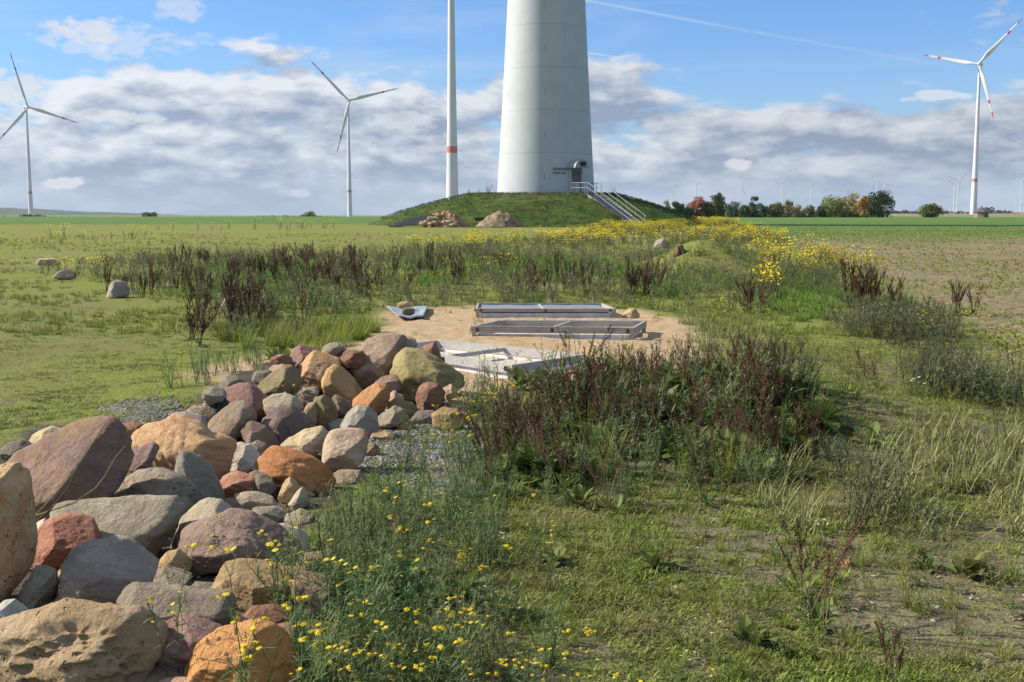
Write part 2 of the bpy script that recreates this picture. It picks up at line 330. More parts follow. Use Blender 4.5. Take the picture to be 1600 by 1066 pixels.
# ------------------------------------------------------------------ node helpers
def newmat(name):
    m = bpy.data.materials.new(name); m.use_nodes = True; nt = m.node_tree; nt.nodes.clear()
    out = nt.nodes.new('ShaderNodeOutputMaterial'); return m, nt, out
class NT:
    def __init__(s, nt): s.nt = nt
    def n(s, t, **k):
        nd = s.nt.nodes.new(t)
        for a, v in k.items():
            if a.startswith('i_'): 
                key = a[2:].replace('_', ' '); s.set(nd.inputs[key], v)
            else: setattr(nd, a, v)
        return nd
    def set(s, sock, v):
        if isinstance(v, bpy.types.NodeSocket): s.nt.links.new(v, sock)
        else: sock.default_value = v
    def m(s, op, a, b=0.0, c=None, clamp=False):
        nd = s.nt.nodes.new('ShaderNodeMath'); nd.operation = op; nd.use_clamp = clamp
        s.set(nd.inputs[0], a); s.set(nd.inputs[1], b)
        if c is not None: s.set(nd.inputs[2], c)
        return nd.outputs[0]
    def vm(s, op, a, b=(0, 0, 0), sc=None):
        nd = s.nt.nodes.new('ShaderNodeVectorMath'); nd.operation = op
        s.set(nd.inputs[0], a); s.set(nd.inputs[1], b)
        if sc is not None: s.set(nd.inputs['Scale'], sc)
        return nd.outputs['Value'] if op in ('DOT_PRODUCT', 'LENGTH', 'DISTANCE') else nd.outputs[0]
    def noise(s, vec, scale, detail=4, rough=.55, dist=0.0, out=0):
        nd = s.nt.nodes.new('ShaderNodeTexNoise'); s.set(nd.inputs['Vector'], vec); s.set(nd.inputs['Scale'], scale)
        nd.inputs['Detail'].default_value = detail; nd.inputs['Roughness'].default_value = rough; nd.inputs['Distortion'].default_value = dist
        return nd.outputs[out]
    def voro(s, vec, scale, feat='F1', out='Distance', rnd=1.0):
        nd = s.nt.nodes.new('ShaderNodeTexVoronoi'); nd.feature = feat; s.set(nd.inputs['Vector'], vec); s.set(nd.inputs['Scale'], scale)
        nd.inputs['Randomness'].default_value = rnd
        return nd.outputs[out]
    def ss(s, x, a, b, lo=0.0, hi=1.0):
        nd = s.nt.nodes.new('ShaderNodeMapRange'); nd.interpolation_type = 'SMOOTHSTEP'
        s.set(nd.inputs['Value'], x); nd.inputs['From Min'].default_value = a; nd.inputs['From Max'].default_value = b
        nd.inputs['To Min'].default_value = lo; nd.inputs['To Max'].default_value = hi
        return nd.outputs[0]
    def mix(s, f, a, b, mode='MIX'):
        nd = s.nt.nodes.new('ShaderNodeMix'); nd.data_type = 'RGBA'; nd.blend_type = mode
        s.set(nd.inputs[0], f)
        for k, v in ((6, a), (7, b)):
            if not isinstance(v, bpy.types.NodeSocket) and len(v) == 3: v = (*v, 1)
            s.set(nd.inputs[k], v)
        return nd.outputs[2]
    def bump(s, h, strength=.5, dist=.01, normal=None):
        nd = s.nt.nodes.new('ShaderNodeBump'); nd.inputs['Strength'].default_value = strength; nd.inputs['Distance'].default_value = dist
        s.set(nd.inputs['Height'], h)
        if normal is not None: s.set(nd.inputs['Normal'], normal)
        return nd.outputs[0]
    def bsdf(s, out, col, rough=.8, normal=None, spec=.3, metal=0.0):
        nd = s.nt.nodes.new('ShaderNodeBsdfPrincipled')
        if not isinstance(col, bpy.types.NodeSocket) and len(col) == 3: col = (*col, 1)
        s.set(nd.inputs['Base Color'], col); s.set(nd.inputs['Roughness'], rough); s.set(nd.inputs['Metallic'], metal)
        nd.inputs['Specular IOR Level'].default_value = spec
        if normal is not None: s.set(nd.inputs['Normal'], normal)
        if out: s.nt.links.new(nd.outputs[0], out.inputs[0])
        return nd.outputs[0]
    def coord(s, k='Object'): 
        return s.nt.nodes.new('ShaderNodeTexCoord').outputs[k]
    def attr(s, name, out='Fac'):
        nd = s.nt.nodes.new('ShaderNodeAttribute'); nd.attribute_name = name; return nd.outputs[out]
    def sep(s, v):
        nd = s.nt.nodes.new('ShaderNodeSeparateXYZ'); s.set(nd.inputs[0], v); return nd.outputs
    def comb(s, x, y, z):
        nd = s.nt.nodes.new('ShaderNodeCombineXYZ'); s.set(nd.inputs[0], x); s.set(nd.inputs[1], y); s.set(nd.inputs[2], z); return nd.outputs[0]
def plain(name, col, rough=.7, spec=.3, metal=0.0, var=.15, nscale=8, bump=.2, bdist=.004):
    m, nt, out = newmat(name); g = NT(nt); P = g.coord()
    n = g.noise(P, nscale, 5); c1 = tuple(min(1, c*(1+var)) for c in col); c0 = tuple(c*(1-var) for c in col)
    c = g.mix(g.ss(n, .35, .65), c0, c1)
    g.bsdf(out, c, rough, g.bump(g.noise(P, nscale*6, 4), bump, bdist), spec, metal); return m
def leafmat(name, c0, c1, c2=None, transl=.25, rough=.6, spec=.25):
    """colour runs c0..c1 with the blade's own tint, patches of c2 in space"""
    m, nt, out = newmat(name); g = NT(nt)
    t = g.attr('tint'); oi = nt.nodes.new('ShaderNodeObjectInfo').outputs['Random']
    tt = g.m('ADD', t, g.m('MULTIPLY', g.m('SUBTRACT', oi, .5), .6), clamp=True)
    c = g.mix(tt, c0, c1)
    if c2: 
        geo = nt.nodes.new('ShaderNodeNewGeometry').outputs['Position']
        c = g.mix(g.ss(g.noise(geo, 1.3, 3), .45, .75, 0, .8), c, c2)
    b = g.bsdf(None, c, rough, None, spec)
    tr = nt.nodes.new('ShaderNodeBsdfTranslucent'); g.set(tr.inputs[0], c)
    mx = nt.nodes.new('ShaderNodeMixShader'); mx.inputs[0].default_value = transl
    nt.links.new(b, mx.inputs[1]); nt.links.new(tr.outputs[0], mx.inputs[2]); nt.links.new(mx.outputs[0], out.inputs[0])
    return m
M = {}
M['leaf'] = leafmat('broad_leaf', (.055, .10, .018), (.17, .22, .045), (.22, .19, .06), transl=.3, spec=.25)
M['weed'] = leafmat('grey_green_leaf', (.07, .085, .032), (.175, .185, .085), (.12, .085, .05), transl=.25)
M['rag'] = leafmat('ragwort_leaf', (.075, .125, .035), (.21, .28, .10), (.20, .17, .08), transl=.25)
M['grass'] = leafmat('grass_blade', (.10, .14, .018), (.32, .36, .06), (.30, .25, .10), transl=.3)
M['dry'] = leafmat('dry_grass', (.13, .155, .04), (.34, .33, .13), transl=.2)
M['dock'] = leafmat('dock_seed', (.032, .017, .011), (.16, .075, .038), transl=.08, spec=.15)
M['dead'] = leafmat('dead_stalk', (.06, .035, .02), (.18, .12, .07), transl=.05, spec=.15)
M['yellow'] = leafmat('yellow_petal', (.70, .50, .01), (.85, .68, .02), transl=.3)
M['eye'] = leafmat('flower_centre', (.45, .25, .01), (.6, .36, .02), transl=.0)
M['white'] = leafmat('white_petal', (.72, .73, .72), (.86, .86, .85), transl=.3)
M['litter'] = leafmat('dry_litter', (.10, .07, .04), (.42, .34, .21), transl=.1)
M['moss'] = leafmat('moss_tuft', (.10, .15, .02), (.24, .29, .05), (.2, .17, .07), transl=.2)
# ------------------------------------------------------------------ ground sheet
def build_ground():
    ys = np.concatenate([[-80, -40, -15, -5, 0, 1.5], np.geomspace(2.4, 60, 520), np.geomspace(60.5, 9000, 170)])
    t = np.concatenate([[-6, -3.5, -2, -1.3, -.9, -.7], np.linspace(-.56, .56, 460), [.7, .9, 1.3, 2, 3.5, 6]])
    Y, T = np.meshgrid(ys, t, indexing='ij'); X = T*(np.abs(Y)+3.0)
    X = np.clip(X, -8800, 8800); Z = gh(X, Y)
    nr = sstep(40, 12, Y)
    sd = pdist(SAND, X, Y)+.25*fbm(X*1.1, Y*1.1, o=4, s=21); sand = sstep(-.15, .25, sd)*(Y < 30)
    gr = np.maximum(pdist(GRAV, X, Y), pdist(GRAV2, X, Y))+.35*fbm(X*1.6, Y*1.6, o=4, s=22); grav = sstep(-.12, .3, gr)*(Y < 14)
    fd = pdist(FIELD, X, Y)+.5*fbm(X*.5, Y*.5, o=4, s=23); field = sstep(-.6, .9, fd)*(Y > 6)*(X > 0)
    clod = fbm(X*9, Y*9, o=3, s=31)
    Z = Z+sand*.02*fbm(X*5, Y*5, o=3, s=77)+nr*(.012*fbm(X*3, Y*3, o=4, s=5)+.006*clod)*(1-.5*sand)+field*sstep(60, 20, Y)*.03*clod
    crop = field*sstep(48, 85, Y+14*fbm(X*.05, Y*.1, o=3, s=41))
    leftcrop = sstep(98, 118, Y+6*fbm(X*.06, Y*.06, o=3, s=43))*sstep(14, 2, X)
    crop = np.maximum(crop, leftcrop)*(Y < 460)
    moss = .25+.5*sstep(.5, -.6, X+.0*Y+1.2*fbm(X*.5, Y*.5, o=3, s=51))*.75+.4*sstep(9, 17, Y)
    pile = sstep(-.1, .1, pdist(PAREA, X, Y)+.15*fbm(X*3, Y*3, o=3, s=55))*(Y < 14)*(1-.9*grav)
    far = sstep(430, 560, Y)
    ny, nx = X.shape
    V = np.stack([X, Y, Z], -1).reshape(-1, 3)
    i = np.arange(ny*nx).reshape(ny, nx)
    Q = np.stack([i[:-1, :-1], i[:-1, 1:], i[1:, 1:], i[1:, :-1]], -1).reshape(-1, 4)
    me = npmesh('ground', V, Q)
    for nm, ch in (('mk', (sand, grav, field)), ('mk2', (crop, moss, pile)), ('mk3', (far, np.zeros_like(X), np.zeros_like(X)))):
        a = me.attributes.new(nm, 'FLOAT_COLOR', 'POINT'); d = np.ones((ny*nx, 4), np.float32)
        for k in range(3): d[:, k] = ch[k].ravel()
        a.data.foreach_set('color', d.ravel())
    m, nt, out = newmat('ground_soil_and_turf'); g = NT(nt)
    geo = nt.nodes.new('ShaderNodeNewGeometry').outputs['Position']
    mk = g.sep(g.attr('mk', 'Color')); mk2 = g.sep(g.attr('mk2', 'Color')); mk3 = g.sep(g.attr('mk3', 'Color'))
    n1 = g.noise(geo, 1.1, 6, .6); n2 = g.noise(geo, 6, 6, .65); n3 = g.noise(geo, 38, 5, .7); nb = g.noise(geo, .18, 4, .6)
    vor = g.voro(geo, 55); 
    # bare soil with moss
    soil = g.mix(g.ss(n2, .3, .7), (.11, .095, .045), (.28, .24, .14))
    soil = g.mix(g.ss(g.noise(geo, 120, 3, .8), .56, .66, 0, .8), soil, (.36, .31, .24))
    mosscol = g.mix(g.ss(n3, .3, .7), (.09, .11, .016), (.28, .31, .052))
    mosscol = g.mix(g.ss(nb, .42, .6, 0, .75), mosscol, (.19, .18, .06))
    mm = g.m('ADD', g.m('MULTIPLY', mk2[1], .55), g.m('MULTIPLY', n1, .5))
    mm = g.m('ADD', mm, g.m('MULTIPLY', g.m('SUBTRACT', n2, .5), .9))
    mmf = g.ss(mm, .36, .60)
    col = g.mix(mmf, soil, mosscol)
    # sand
    sandc = g.mix(g.ss(n2, .3, .7), (.40, .27, .14), (.60, .43, .25))
    sandc = g.mix(g.ss(n3, .48, .66, 0, .7), sandc, (.22, .16, .10)); sandc = g.mix(g.ss(g.noise(geo, 2.2, 5, .7), .52, .64, 0, .5), sandc, (.50, .40, .28)); sandc = g.mix(g.ss(g.noise(geo, 3.7, 5, .7), .58, .66, 0, .5), sandc, (.17, .15, .07))
    col = g.mix(mk[0], col, sandc)
    # grey gravel
    gv = g.voro(geo, 42, out='Color'); gs = g.sep(gv)
    gravc = g.mix(gs[0], (.11, .115, .115), (.34, .34, .33)); gravc = g.mix(g.ss(gs[1], .75, .85, 0, .7), gravc, (.38, .27, .19))
    gravc = g.mix(g.ss(g.voro(geo, 42), .35, .75, 0, .85), gravc, (.05, .046, .04))
    col = g.mix(g.m('MULTIPLY', mk[1], g.ss(n2, .38, .55)), col, gravc)
    # ploughed field: brown soil, rows of seedlings
    xy = g.sep(geo); row = g.m('ADD', g.m('MULTIPLY', xy[0], .97), g.m('MULTIPLY', xy[1], -.22))
    st = g.m('SINE', g.m('MULTIPLY', g.m('ADD', row, g.m('MULTIPLY', n1, .35)), 6.283/.9))
    fcol = g.mix(g.ss(n2, .3, .7), (.17, .125, .07), (.31, .24, .145))
    gm = g.m('ADD', g.m('MULTIPLY', st, .10), g.m('ADD', n3, g.m('MULTIPLY', g.m('SUBTRACT', n1, .5), .7)))
    fcol = g.mix(g.ss(gm, .52, .66, 0, .55), fcol, (.12, .17, .045))
    col = g.mix(mk[2], col, fcol)
    cropc = g.mix(g.ss(g.noise(geo, .5, 8, .7), .35, .65), (.06, .115, .022), (.115, .19, .038))
    cropc = g.mix(g.ss(g.noise(g.comb(g.m('MULTIPLY', xy[0], .04), xy[1], 0), .5, 5), .5, .7, 0, .6), cropc, (.15, .24, .05))
    col = g.mix(mk2[0], col, cropc)
    # far farmland in bands
    fb = g.noise(g.comb(g.m('MULTIPLY', xy[0], .0006), g.m('MULTIPLY', xy[1], .0022), 0), 3.2, 2, .4)
    fa = g.mix(g.ss(fb, .44, .50), (.10, .17, .06), (.30, .22, .14)); fa = g.mix(g.ss(fb, .56, .60), fa, (.10, .13, .05))
    col = g.mix(mk3[0], col, fa)
    # earth and rubble under the stone pile, painted dark for the shadowed gaps
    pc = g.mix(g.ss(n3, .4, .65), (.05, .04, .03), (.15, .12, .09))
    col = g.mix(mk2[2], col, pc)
    h = g.m('ADD', g.m('MULTIPLY', n3, .6), g.m('ADD', g.m('MULTIPLY', n2, .8), g.m('MULTIPLY', g.m('SUBTRACT', 1, g.m('MINIMUM', vor, 1)), .25)))
    h = g.m('ADD', h, g.m('MULTIPLY', g.noise(geo, 150, 3, .7), .35))
    nrm = g.bump(h, .9, .035)
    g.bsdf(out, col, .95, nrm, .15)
    me.materials.append(m)
    tag(link('ground', me), kind='structure')
build_ground()
# ------------------------------------------------------------------ stones
RC = {  # base, second, patch colour, patch amount, vein, speckle, strata
 'pit': ((.30,.205,.105),(.40,.29,.17),(.38,.33,.26),.45,.3,.3,.2), 'ochre': ((.50,.25,.085),(.60,.34,.14),(.36,.17,.07),.35,0,.2,.1),
 'pinkpurple': ((.26,.15,.14),(.46,.33,.28),(.14,.08,.09),.4,.1,.1,.9), 'pink': ((.42,.27,.21),(.52,.38,.31),(.32,.19,.15),.3,0,.2,.2),
 'greybrown': ((.22,.185,.145),(.30,.26,.21),(.17,.15,.13),.4,0,.2,.3), 'tanorange': ((.46,.32,.17),(.55,.42,.26),(.50,.24,.11),.55,0,.35,.1),
 'greygreen': ((.22,.21,.17),(.31,.295,.24),(.16,.155,.13),.4,.1,.2,.4), 'bluewhite': ((.36,.39,.38),(.55,.56,.53),(.25,.29,.29),.4,.3,.1,.2),
 'lightgrey': ((.27,.25,.22),(.38,.36,.33),(.26,.20,.19),.4,.5,.2,.2), 'layered': ((.26,.21,.15),(.40,.34,.26),(.20,.16,.11),.3,0,.2,1.0),
 'tan': ((.40,.29,.15),(.50,.38,.22),(.30,.20,.10),.3,0,.3,.2), 'red': ((.33,.145,.095),(.42,.22,.16),(.25,.10,.07),.4,.1,.3,.1),
 'white': ((.60,.56,.49),(.72,.69,.63),(.45,.40,.33),.3,.1,.2,.1), 'greyvein': ((.235,.22,.165),(.33,.31,.25),(.29,.24,.19),.4,1.0,.1,.4),
 'purplebig': ((.155,.10,.105),(.27,.19,.175),(.29,.20,.10),.6,.1,.2,.35), 'yellow': ((.52,.42,.22),(.62,.54,.36),(.45,.40,.30),.4,0,.3,.1),
 'tanstripe': ((.50,.32,.17),(.60,.42,.25),(.48,.26,.17),.35,0,.1,.7), 'purplegrey': ((.24,.165,.15),(.35,.28,.25),(.19,.13,.13),.4,.1,.1,.8),
 'greypit': ((.25,.21,.16),(.37,.33,.28),(.16,.13,.10),.4,0,.5,.2), 'bluegrey': ((.205,.215,.205),(.29,.295,.28),(.27,.22,.17),.5,.1,.1,.4),
 'palegrey': ((.36,.32,.24),(.46,.42,.34),(.30,.26,.19),.4,0,.2,.1), 'mauve': ((.21,.15,.13),(.30,.23,.19),(.165,.115,.11),.35,.1,.1,.1),
 'olivetan': ((.32,.225,.10),(.40,.30,.17),(.24,.19,.13),.4,0,.2,.3), 'darktan': ((.20,.155,.10),(.36,.28,.18),(.14,.12,.10),.4,0,.2,.4),
 'speckle': ((.48,.46,.43),(.62,.60,.57),(.36,.28,.25),.4,.4,.6,.1), 'salmon': ((.46,.23,.16),(.54,.33,.25),(.33,.16,.11),.4,.1,.1,.5),
 'orange': ((.42,.185,.07),(.50,.25,.10),(.30,.14,.07),.45,0,.2,.3), 'palesand': ((.46,.38,.25),(.56,.48,.34),(.34,.27,.17),.3,0,.2,.5),
 'pinktop': ((.42,.31,.22),(.58,.48,.42),(.28,.19,.10),.4,.1,.3,.2), 'ochre2': ((.38,.24,.08),(.46,.32,.14),(.25,.16,.07),.3,0,.2,.1),
 'browngrey': ((.21,.165,.125),(.29,.24,.19),(.30,.18,.08),.35,.3,.1,.2), 'browngrey2': ((.22,.16,.12),(.28,.22,.17),(.17,.12,.10),.3,0,.2,.3),
 'redpurple': ((.24,.135,.115),(.32,.20,.175),(.17,.10,.09),.4,.1,.1,.3), 'darkpurple': ((.115,.08,.095),(.19,.14,.14),(.30,.25,.15),.2,.1,.1,.3),
 'greenwhite': ((.30,.29,.22),(.44,.43,.35),(.36,.26,.18),.4,.3,.2,.2), 'darkolive': ((.17,.14,.065),(.26,.22,.13),(.20,.16,.13),.4,0,.1,.3),
 'orangetan': ((.44,.26,.12),(.52,.35,.20),(.40,.24,.19),.45,0,.2,.2), 'tanorange2': ((.44,.29,.13),(.52,.38,.21),(.34,.20,.08),.4,.1,.2,.2),
 'tan2': ((.33,.24,.14),(.42,.33,.22),(.26,.18,.11),.3,.1,.2,.3), 'olive': ((.22,.18,.085),(.31,.26,.15),(.16,.13,.06),.4,0,.2,.2),
 'purplewedge': ((.12,.09,.09),(.19,.15,.14),(.38,.30,.18),.3,0,.1,.2), 'redorange': ((.40,.17,.085),(.47,.24,.13),(.36,.24,.09),.4,0,.4,.1),
 'bluegrey2': ((.235,.24,.235),(.35,.35,.33),(.40,.35,.26),.35,.2,.1,.3), 'pinkbrown': ((.27,.20,.155),(.36,.28,.22),(.22,.16,.13),.4,0,.2,.4),
 'olivebig': ((.235,.20,.075),(.36,.33,.17),(.20,.15,.06),.4,0,.2,.3), 'redbrown': ((.23,.12,.08),(.31,.18,.13),(.17,.09,.06),.4,0,.2,.2),
 'greyfacet': ((.27,.245,.185),(.36,.33,.26),(.20,.18,.14),.4,0,.1,.2), 'darkgrey': ((.12,.11,.10),(.20,.18,.16),(.25,.21,.16),.3,.1,.1,.2),
}
def stonemat(k):
    a, b, c, pa, vein, spk, strata = RC[k]
    wm = (1.08, .98, .82); a = tuple(q*w_ for q, w_ in zip(a, wm)); b = tuple(q*w_*1.08 for q, w_ in zip(b, wm)); c = tuple(q*w_ for q, w_ in zip(c, wm))
    m, nt, out = newmat('stone_'+k); g = NT(nt); P = g.coord(); rnd = nt.nodes.new('ShaderNodeObjectInfo').outputs['Random']
    P = g.vm('ADD', P, g.comb(g.m('MULTIPLY', rnd, 37.), g.m('MULTIPLY', rnd, 11.), 0))
    n1 = g.noise(P, 5, 6, .6, .3); n2 = g.noise(P, 24, 6, .7); n3 = g.noise(P, 130, 4, .75)
    col = g.mix(g.ss(g.m('ADD', g.m('MULTIPLY', n1, .6), g.m('MULTIPLY', n2, .4)), .36, .62), a, b)
    col = g.mix(g.ss(g.noise(P, 3.4, 5, .6, .6), .60-.2*pa, .68-.1*pa, 0, .85), col, c)
    fc = g.sep(g.voro(g.vm('ADD', P, g.vm('SCALE', g.noise(P, 6, 4, .6, 0, 1), sc=.16)), 6.5, 'F1', 'Color'))
    col = g.mix(g.m('MULTIPLY', fc[0], .45), col, c); col = g.mix(g.m('MULTIPLY', g.m('GREATER_THAN', fc[1], .6), .3), col, b)
    # fine grain and pale lichen specks
    col = g.mix(g.ss(n3, .3, .7), col, g.mix(.5, col, (1.0, .97, .92)), 'MULTIPLY') if False else g.mix(g.ss(n3, .35, .7, .0, .28), col, tuple(x*.45 for x in a))
    col = g.mix(g.ss(g.noise(P, 60, 4, .8), .60, .70, 0, .22+.5*spk), col, tuple(min(.75, x*1.5+.10) for x in b))
    sx = g.sep(P)
    hh = g.m('ADD', g.m('MULTIPLY', n1, 1.1), g.m('MULTIPLY', n2, .55)); hh = g.m('ADD', hh, g.m('MULTIPLY', n3, .16))
    if strata > .15:
        w = g.noise(g.comb(g.m('MULTIPLY', sx[0], 3.0), g.m('MULTIPLY', sx[1], 3.0), g.m('ADD', g.m('MULTIPLY', sx[2], 34), g.m('MULTIPLY', sx[0], 13))), 1.0, 5, .6, .4)
        col = g.mix(g.ss(w, .42, .62, 0, .55*strata), col, tuple(x*.62 for x in a)); hh = g.m('ADD', hh, g.m('MULTIPLY', w, .7*strata))
    if vein > .05:
        vv = g.m('ABSOLUTE', g.m('SUBTRACT', g.noise(P, 2.6, 3, .5, .8), .5))
        col = g.mix(g.ss(vv, .002, .008, .35*vein, 0), col, (.58, .56, .50))
    fr = g.noise(g.vm('ADD', P, (4, 2, 9)), 13, 7, .68); hh = g.m('ADD', hh, g.m('MULTIPLY', fr, .9))
    if k in ('pit', 'greypit', 'tanorange'):
        pv = g.voro(g.vm('ADD', P, g.vm('SCALE', g.noise(P, 20, 3, .6, 0, 1), sc=.03)), 38); hh = g.m('ADD', hh, g.m('MULTIPLY', g.ss(pv, .12, .34, -1.0, 0), g.ss(g.noise(P, 7, 3), .46, .58)))
    g.bsdf(out, col, g.ss(n2, .3, .7, .72, .95), g.bump(hh, 1.0, .028), .25)
    return m
ICO = {}
def ico(n):
    if n not in ICO:
        bm = bmesh.new(); bmesh.ops.create_icosphere(bm, subdivisions=n, radius=1)
        V = np.array([v.co[:] for v in bm.verts]); T = np.array([[v.index for v in f.verts] for f in bm.faces]); bm.free(); ICO[n] = (V, T)
    return ICO[n]
def make_rock(i, Y, pts, k, lab):
    rs = np.random.RandomState(100+i)
    P = np.array(pts, float); vmin, vmax = P[:, 1].min(), P[:, 1].max(); w = (P[:, 0].max()-P[:, 0].min())/F*Y; h = (vmax-vmin)/F*Y
    s = math.sqrt(w*h); c2 = np.array([(P[:, 0].min()+P[:, 0].max())/2*.4+P[:, 0].mean()*.6, (vmin+vmax)/2*.4+P[:, 1].mean()*.6])
    C = at(c2[0], c2[1], Y); A = np.array([[at(u, v, Y).x-C.x, at(u, v, Y).z-C.z] for u, v in pts])
    # convex outline edges -> side planes, then a few big faces front and back
    H2 = sorted(map(tuple, A)); lo = []; up = []
    for p in H2:
        while len(lo) > 1 and (lo[-1][0]-lo[-2][0])*(p[1]-lo[-2][1])-(lo[-1][1]-lo[-2][1])*(p[0]-lo[-2][0]) <= 0: lo.pop()
        lo.append(p)
    for p in reversed(H2):
        while len(up) > 1 and (up[-1][0]-up[-2][0])*(p[1]-up[-2][1])-(up[-1][1]-up[-2][1])*(p[0]-up[-2][0]) <= 0: up.pop()
        up.append(p)
    Hc = lo[:-1]+up[:-1]; planes = []
    for j in range(len(Hc)):
        a, b = np.array(Hc[j]), np.array(Hc[(j+1) % len(Hc)]); e = b-a; L = np.hypot(*e)
        if L < .02*s: continue
        n2 = np.array([e[1], -e[0]])/L; md = (a+b)/2
        if n2[1] > .35: tau = R(rs.uniform(-42, -12)); yy = .22*s
        elif n2[1] < -.35: tau = R(rs.uniform(-12, 22)); yy = 0
        else: tau = R(rs.uniform(-38, 12)); yy = .12*s
        n = np.array([n2[0]*math.cos(tau), math.sin(tau), n2[1]*math.cos(tau)]); planes.append([*n, max(n@np.array([md[0], yy, md[1]]), .12*s)])
    thick = .40 if w < h*2.2 else .32
    nf = rs.randint(2, 4); a0 = rs.uniform(-.2, .9)
    for j in range(nf):
        n = np.array([math.cos(a0+6.283*j/nf)*rs.uniform(.35, .85)*min(1, s/w), -1, (math.sin(a0+6.283*j/nf)*rs.uniform(.25, .65)+.18)*min(1, s/h)]); n /= np.linalg.norm(n)
        need = max(n[0]*p[0]+n[1]*.16*s+n[2]*p[1] for p in Hc)*.97; planes.append([*n, max(s*thick*rs.uniform(.62, .9), need)])
    for j in range(3):
        n = np.array([rs.uniform(-.6, .6)*min(1, s/w), 1, rs.uniform(-.4, .4)*min(1, s/h)]); n /= np.linalg.norm(n); planes.append([*n, max(s*rs.uniform(.34, .45), max(n[0]*p[0]+n[1]*.22*s+n[2]*p[1] for p in Hc))])
    PL = np.array(planes)
    V0, T0 = ico(3); q0 = np.clip((V0@PL[:, :3].T)/PL[None, :, 3], 1e-6, None); hv = V0/q0.max(1)[:, None]
    for _ in range(rs.randint(4, 8)):
        n = rs.randn(3)*[1, .7, .8]; n[1] = -abs(n[1])-.45; n /= np.linalg.norm(n); sup = (hv@n).max(); PL = np.vstack([PL, [*n, sup*(.84+.13*rs.rand())]])
    lvl = 6 if Y < 5.2 and s > .12 else (5 if s > .12 else 4)
    V, T = ico(lvl); ext = np.array([w/2, s*.45, h/2]); D = V*ext; D /= np.linalg.norm(D, axis=1)[:, None]
    q = np.clip((D@PL[:, :3].T)/PL[None, :, 3], 0, None)
    roundk = {'white': 20, 'greypit': 26, 'ochre': 60, 'browngrey': 32, 'lightgrey': 80, 'tanstripe': 60, 'darkpurple': 40, 'red': 70, 'greenwhite': 26}.get(k, 160)
    mx = q.max(1, keepdims=True); r = 1/(mx[:, 0]*((q/mx)**roundk).sum(1)**(1/roundk))
    X = D*r[:, None]
    # concave outline: pull in where the drawn outline lies inside its convex hull
    ang = np.arctan2(X[:, 2], X[:, 0])
    def radius(Pg, th):
        o = np.zeros_like(th); n = len(Pg); dx, dy = np.cos(th), np.sin(th)
        for j in range(n):
            a, b = Pg[j], Pg[(j+1) % n]; e = b-a; den = dx*e[1]-dy*e[0]; den = np.where(abs(den) < 1e-9, 1e-9, den)
            tt = (a[0]*e[1]-a[1]*e[0])/den; uu = (a[0]*dy-a[1]*dx)/den
            o = np.where((tt > 0) & (uu >= -1e-6) & (uu <= 1+1e-6), np.maximum(o, tt), o)
        return o
    th = np.linspace(-math.pi, math.pi, 361); ra = radius(A, th)
    lim = np.interp(ang, th, np.where(ra < 1e-4, 9, ra)); r2 = np.hypot(X[:, 0], X[:, 2])+1e-6
    f_ = np.minimum(1, lim/r2); X[:, [0, 2]] *= f_[:, None]
    # break-up
    dn = X/np.linalg.norm(X, axis=1)[:, None]
    sc = 1/max(s, .06); o = i*5.3
    d1 = fbm(X[:, 0]*sc*2.2+o, X[:, 1]*sc*2.2, X[:, 2]*sc*2.2, 5, s=7, g=.55)
    rdg = 1-np.abs(fbm(X[:, 0]*sc*3.1+o, X[:, 1]*sc*3.1+4, X[:, 2]*sc*3.1, 5, s=9, g=.6))*2.2
    stp = fbm(X[:, 0]*sc*1.5+o, X[:, 1]*sc*1.5, (X[:, 2]+.35*X[:, 0])*sc*9, 3, s=13)
    strata = RC[k][6]
    dd = s*(.012*d1+.016*rdg+(.006+.014*strata)*np.tanh(stp*6))
    lvlf = 1-np.abs(fbm(X[:, 0]*sc*8+o, X[:, 1]*sc*8+4, X[:, 2]*sc*8, 4, s=19, g=.6))*2; dd = dd+s*.010*lvlf
    fine = fbm(X[:, 0]*55, X[:, 1]*55, X[:, 2]*55, 3, s=17)*.0022
    X = X+dn*(dd+fine)[:, None]
    def pit(n, r0, r1, dep, seed, front=True):
        rr = np.random.RandomState(seed); out_ = np.zeros(len(X))
        for _ in range(n):
            j = rr.randint(len(X))
            if front and X[j, 1] > 0: continue
            rad = r0+(r1-r0)*rr.rand()**2; df = X-X[j]; df[:, 0] *= .7
            d2 = (df**2).sum(1)/(rad*rad); out_ = np.maximum(out_, np.exp(-d2**1.5)*rad*dep)
        return out_
    if k == 'pit': X = X-dn*pit(330, .009, .032, 1.3, 5)[:, None]
    if k == 'greypit': X = X-dn*pit(90, .005, .03, .5, 6)[:, None]
    if k == 'red':
        j = np.argmin(((X-np.array([at(100, 825, Y-.2).x-C.x, at(100, 825, Y-.2).y-C.y, at(100, 825, Y-.2).z-C.z]))**2).sum(1))
        df = X-X[j]; X = X-dn*(np.exp(-((df**2).sum(1)/(.022**2))**1.5)*.02)[:, None]
    if k == 'tanstripe':
        X = X-dn*(.006*np.clip(np.sin((X[:, 0]+.25*X[:, 2]+.02*d1)*95), 0, 1)*(X[:, 0] < .1))[:, None]
    Wd = X+np.array(C); dy = Wd[:, 1]; a_ = Wd[:, 0]; cz_ = dy*math.cos(PIT)-(Wd[:, 2]-EYE)*math.sin(PIT); up_ = (Wd[:, 2]-EYE)*math.cos(PIT)+dy*math.sin(PIT)
    uu = 800+F*a_/cz_; vv = 533-F*up_/cz_; sx = (P[:, 0].max()-P[:, 0].min())/(uu.max()-uu.min()); sz = (vmax-vmin)/(vv.max()-vv.min())
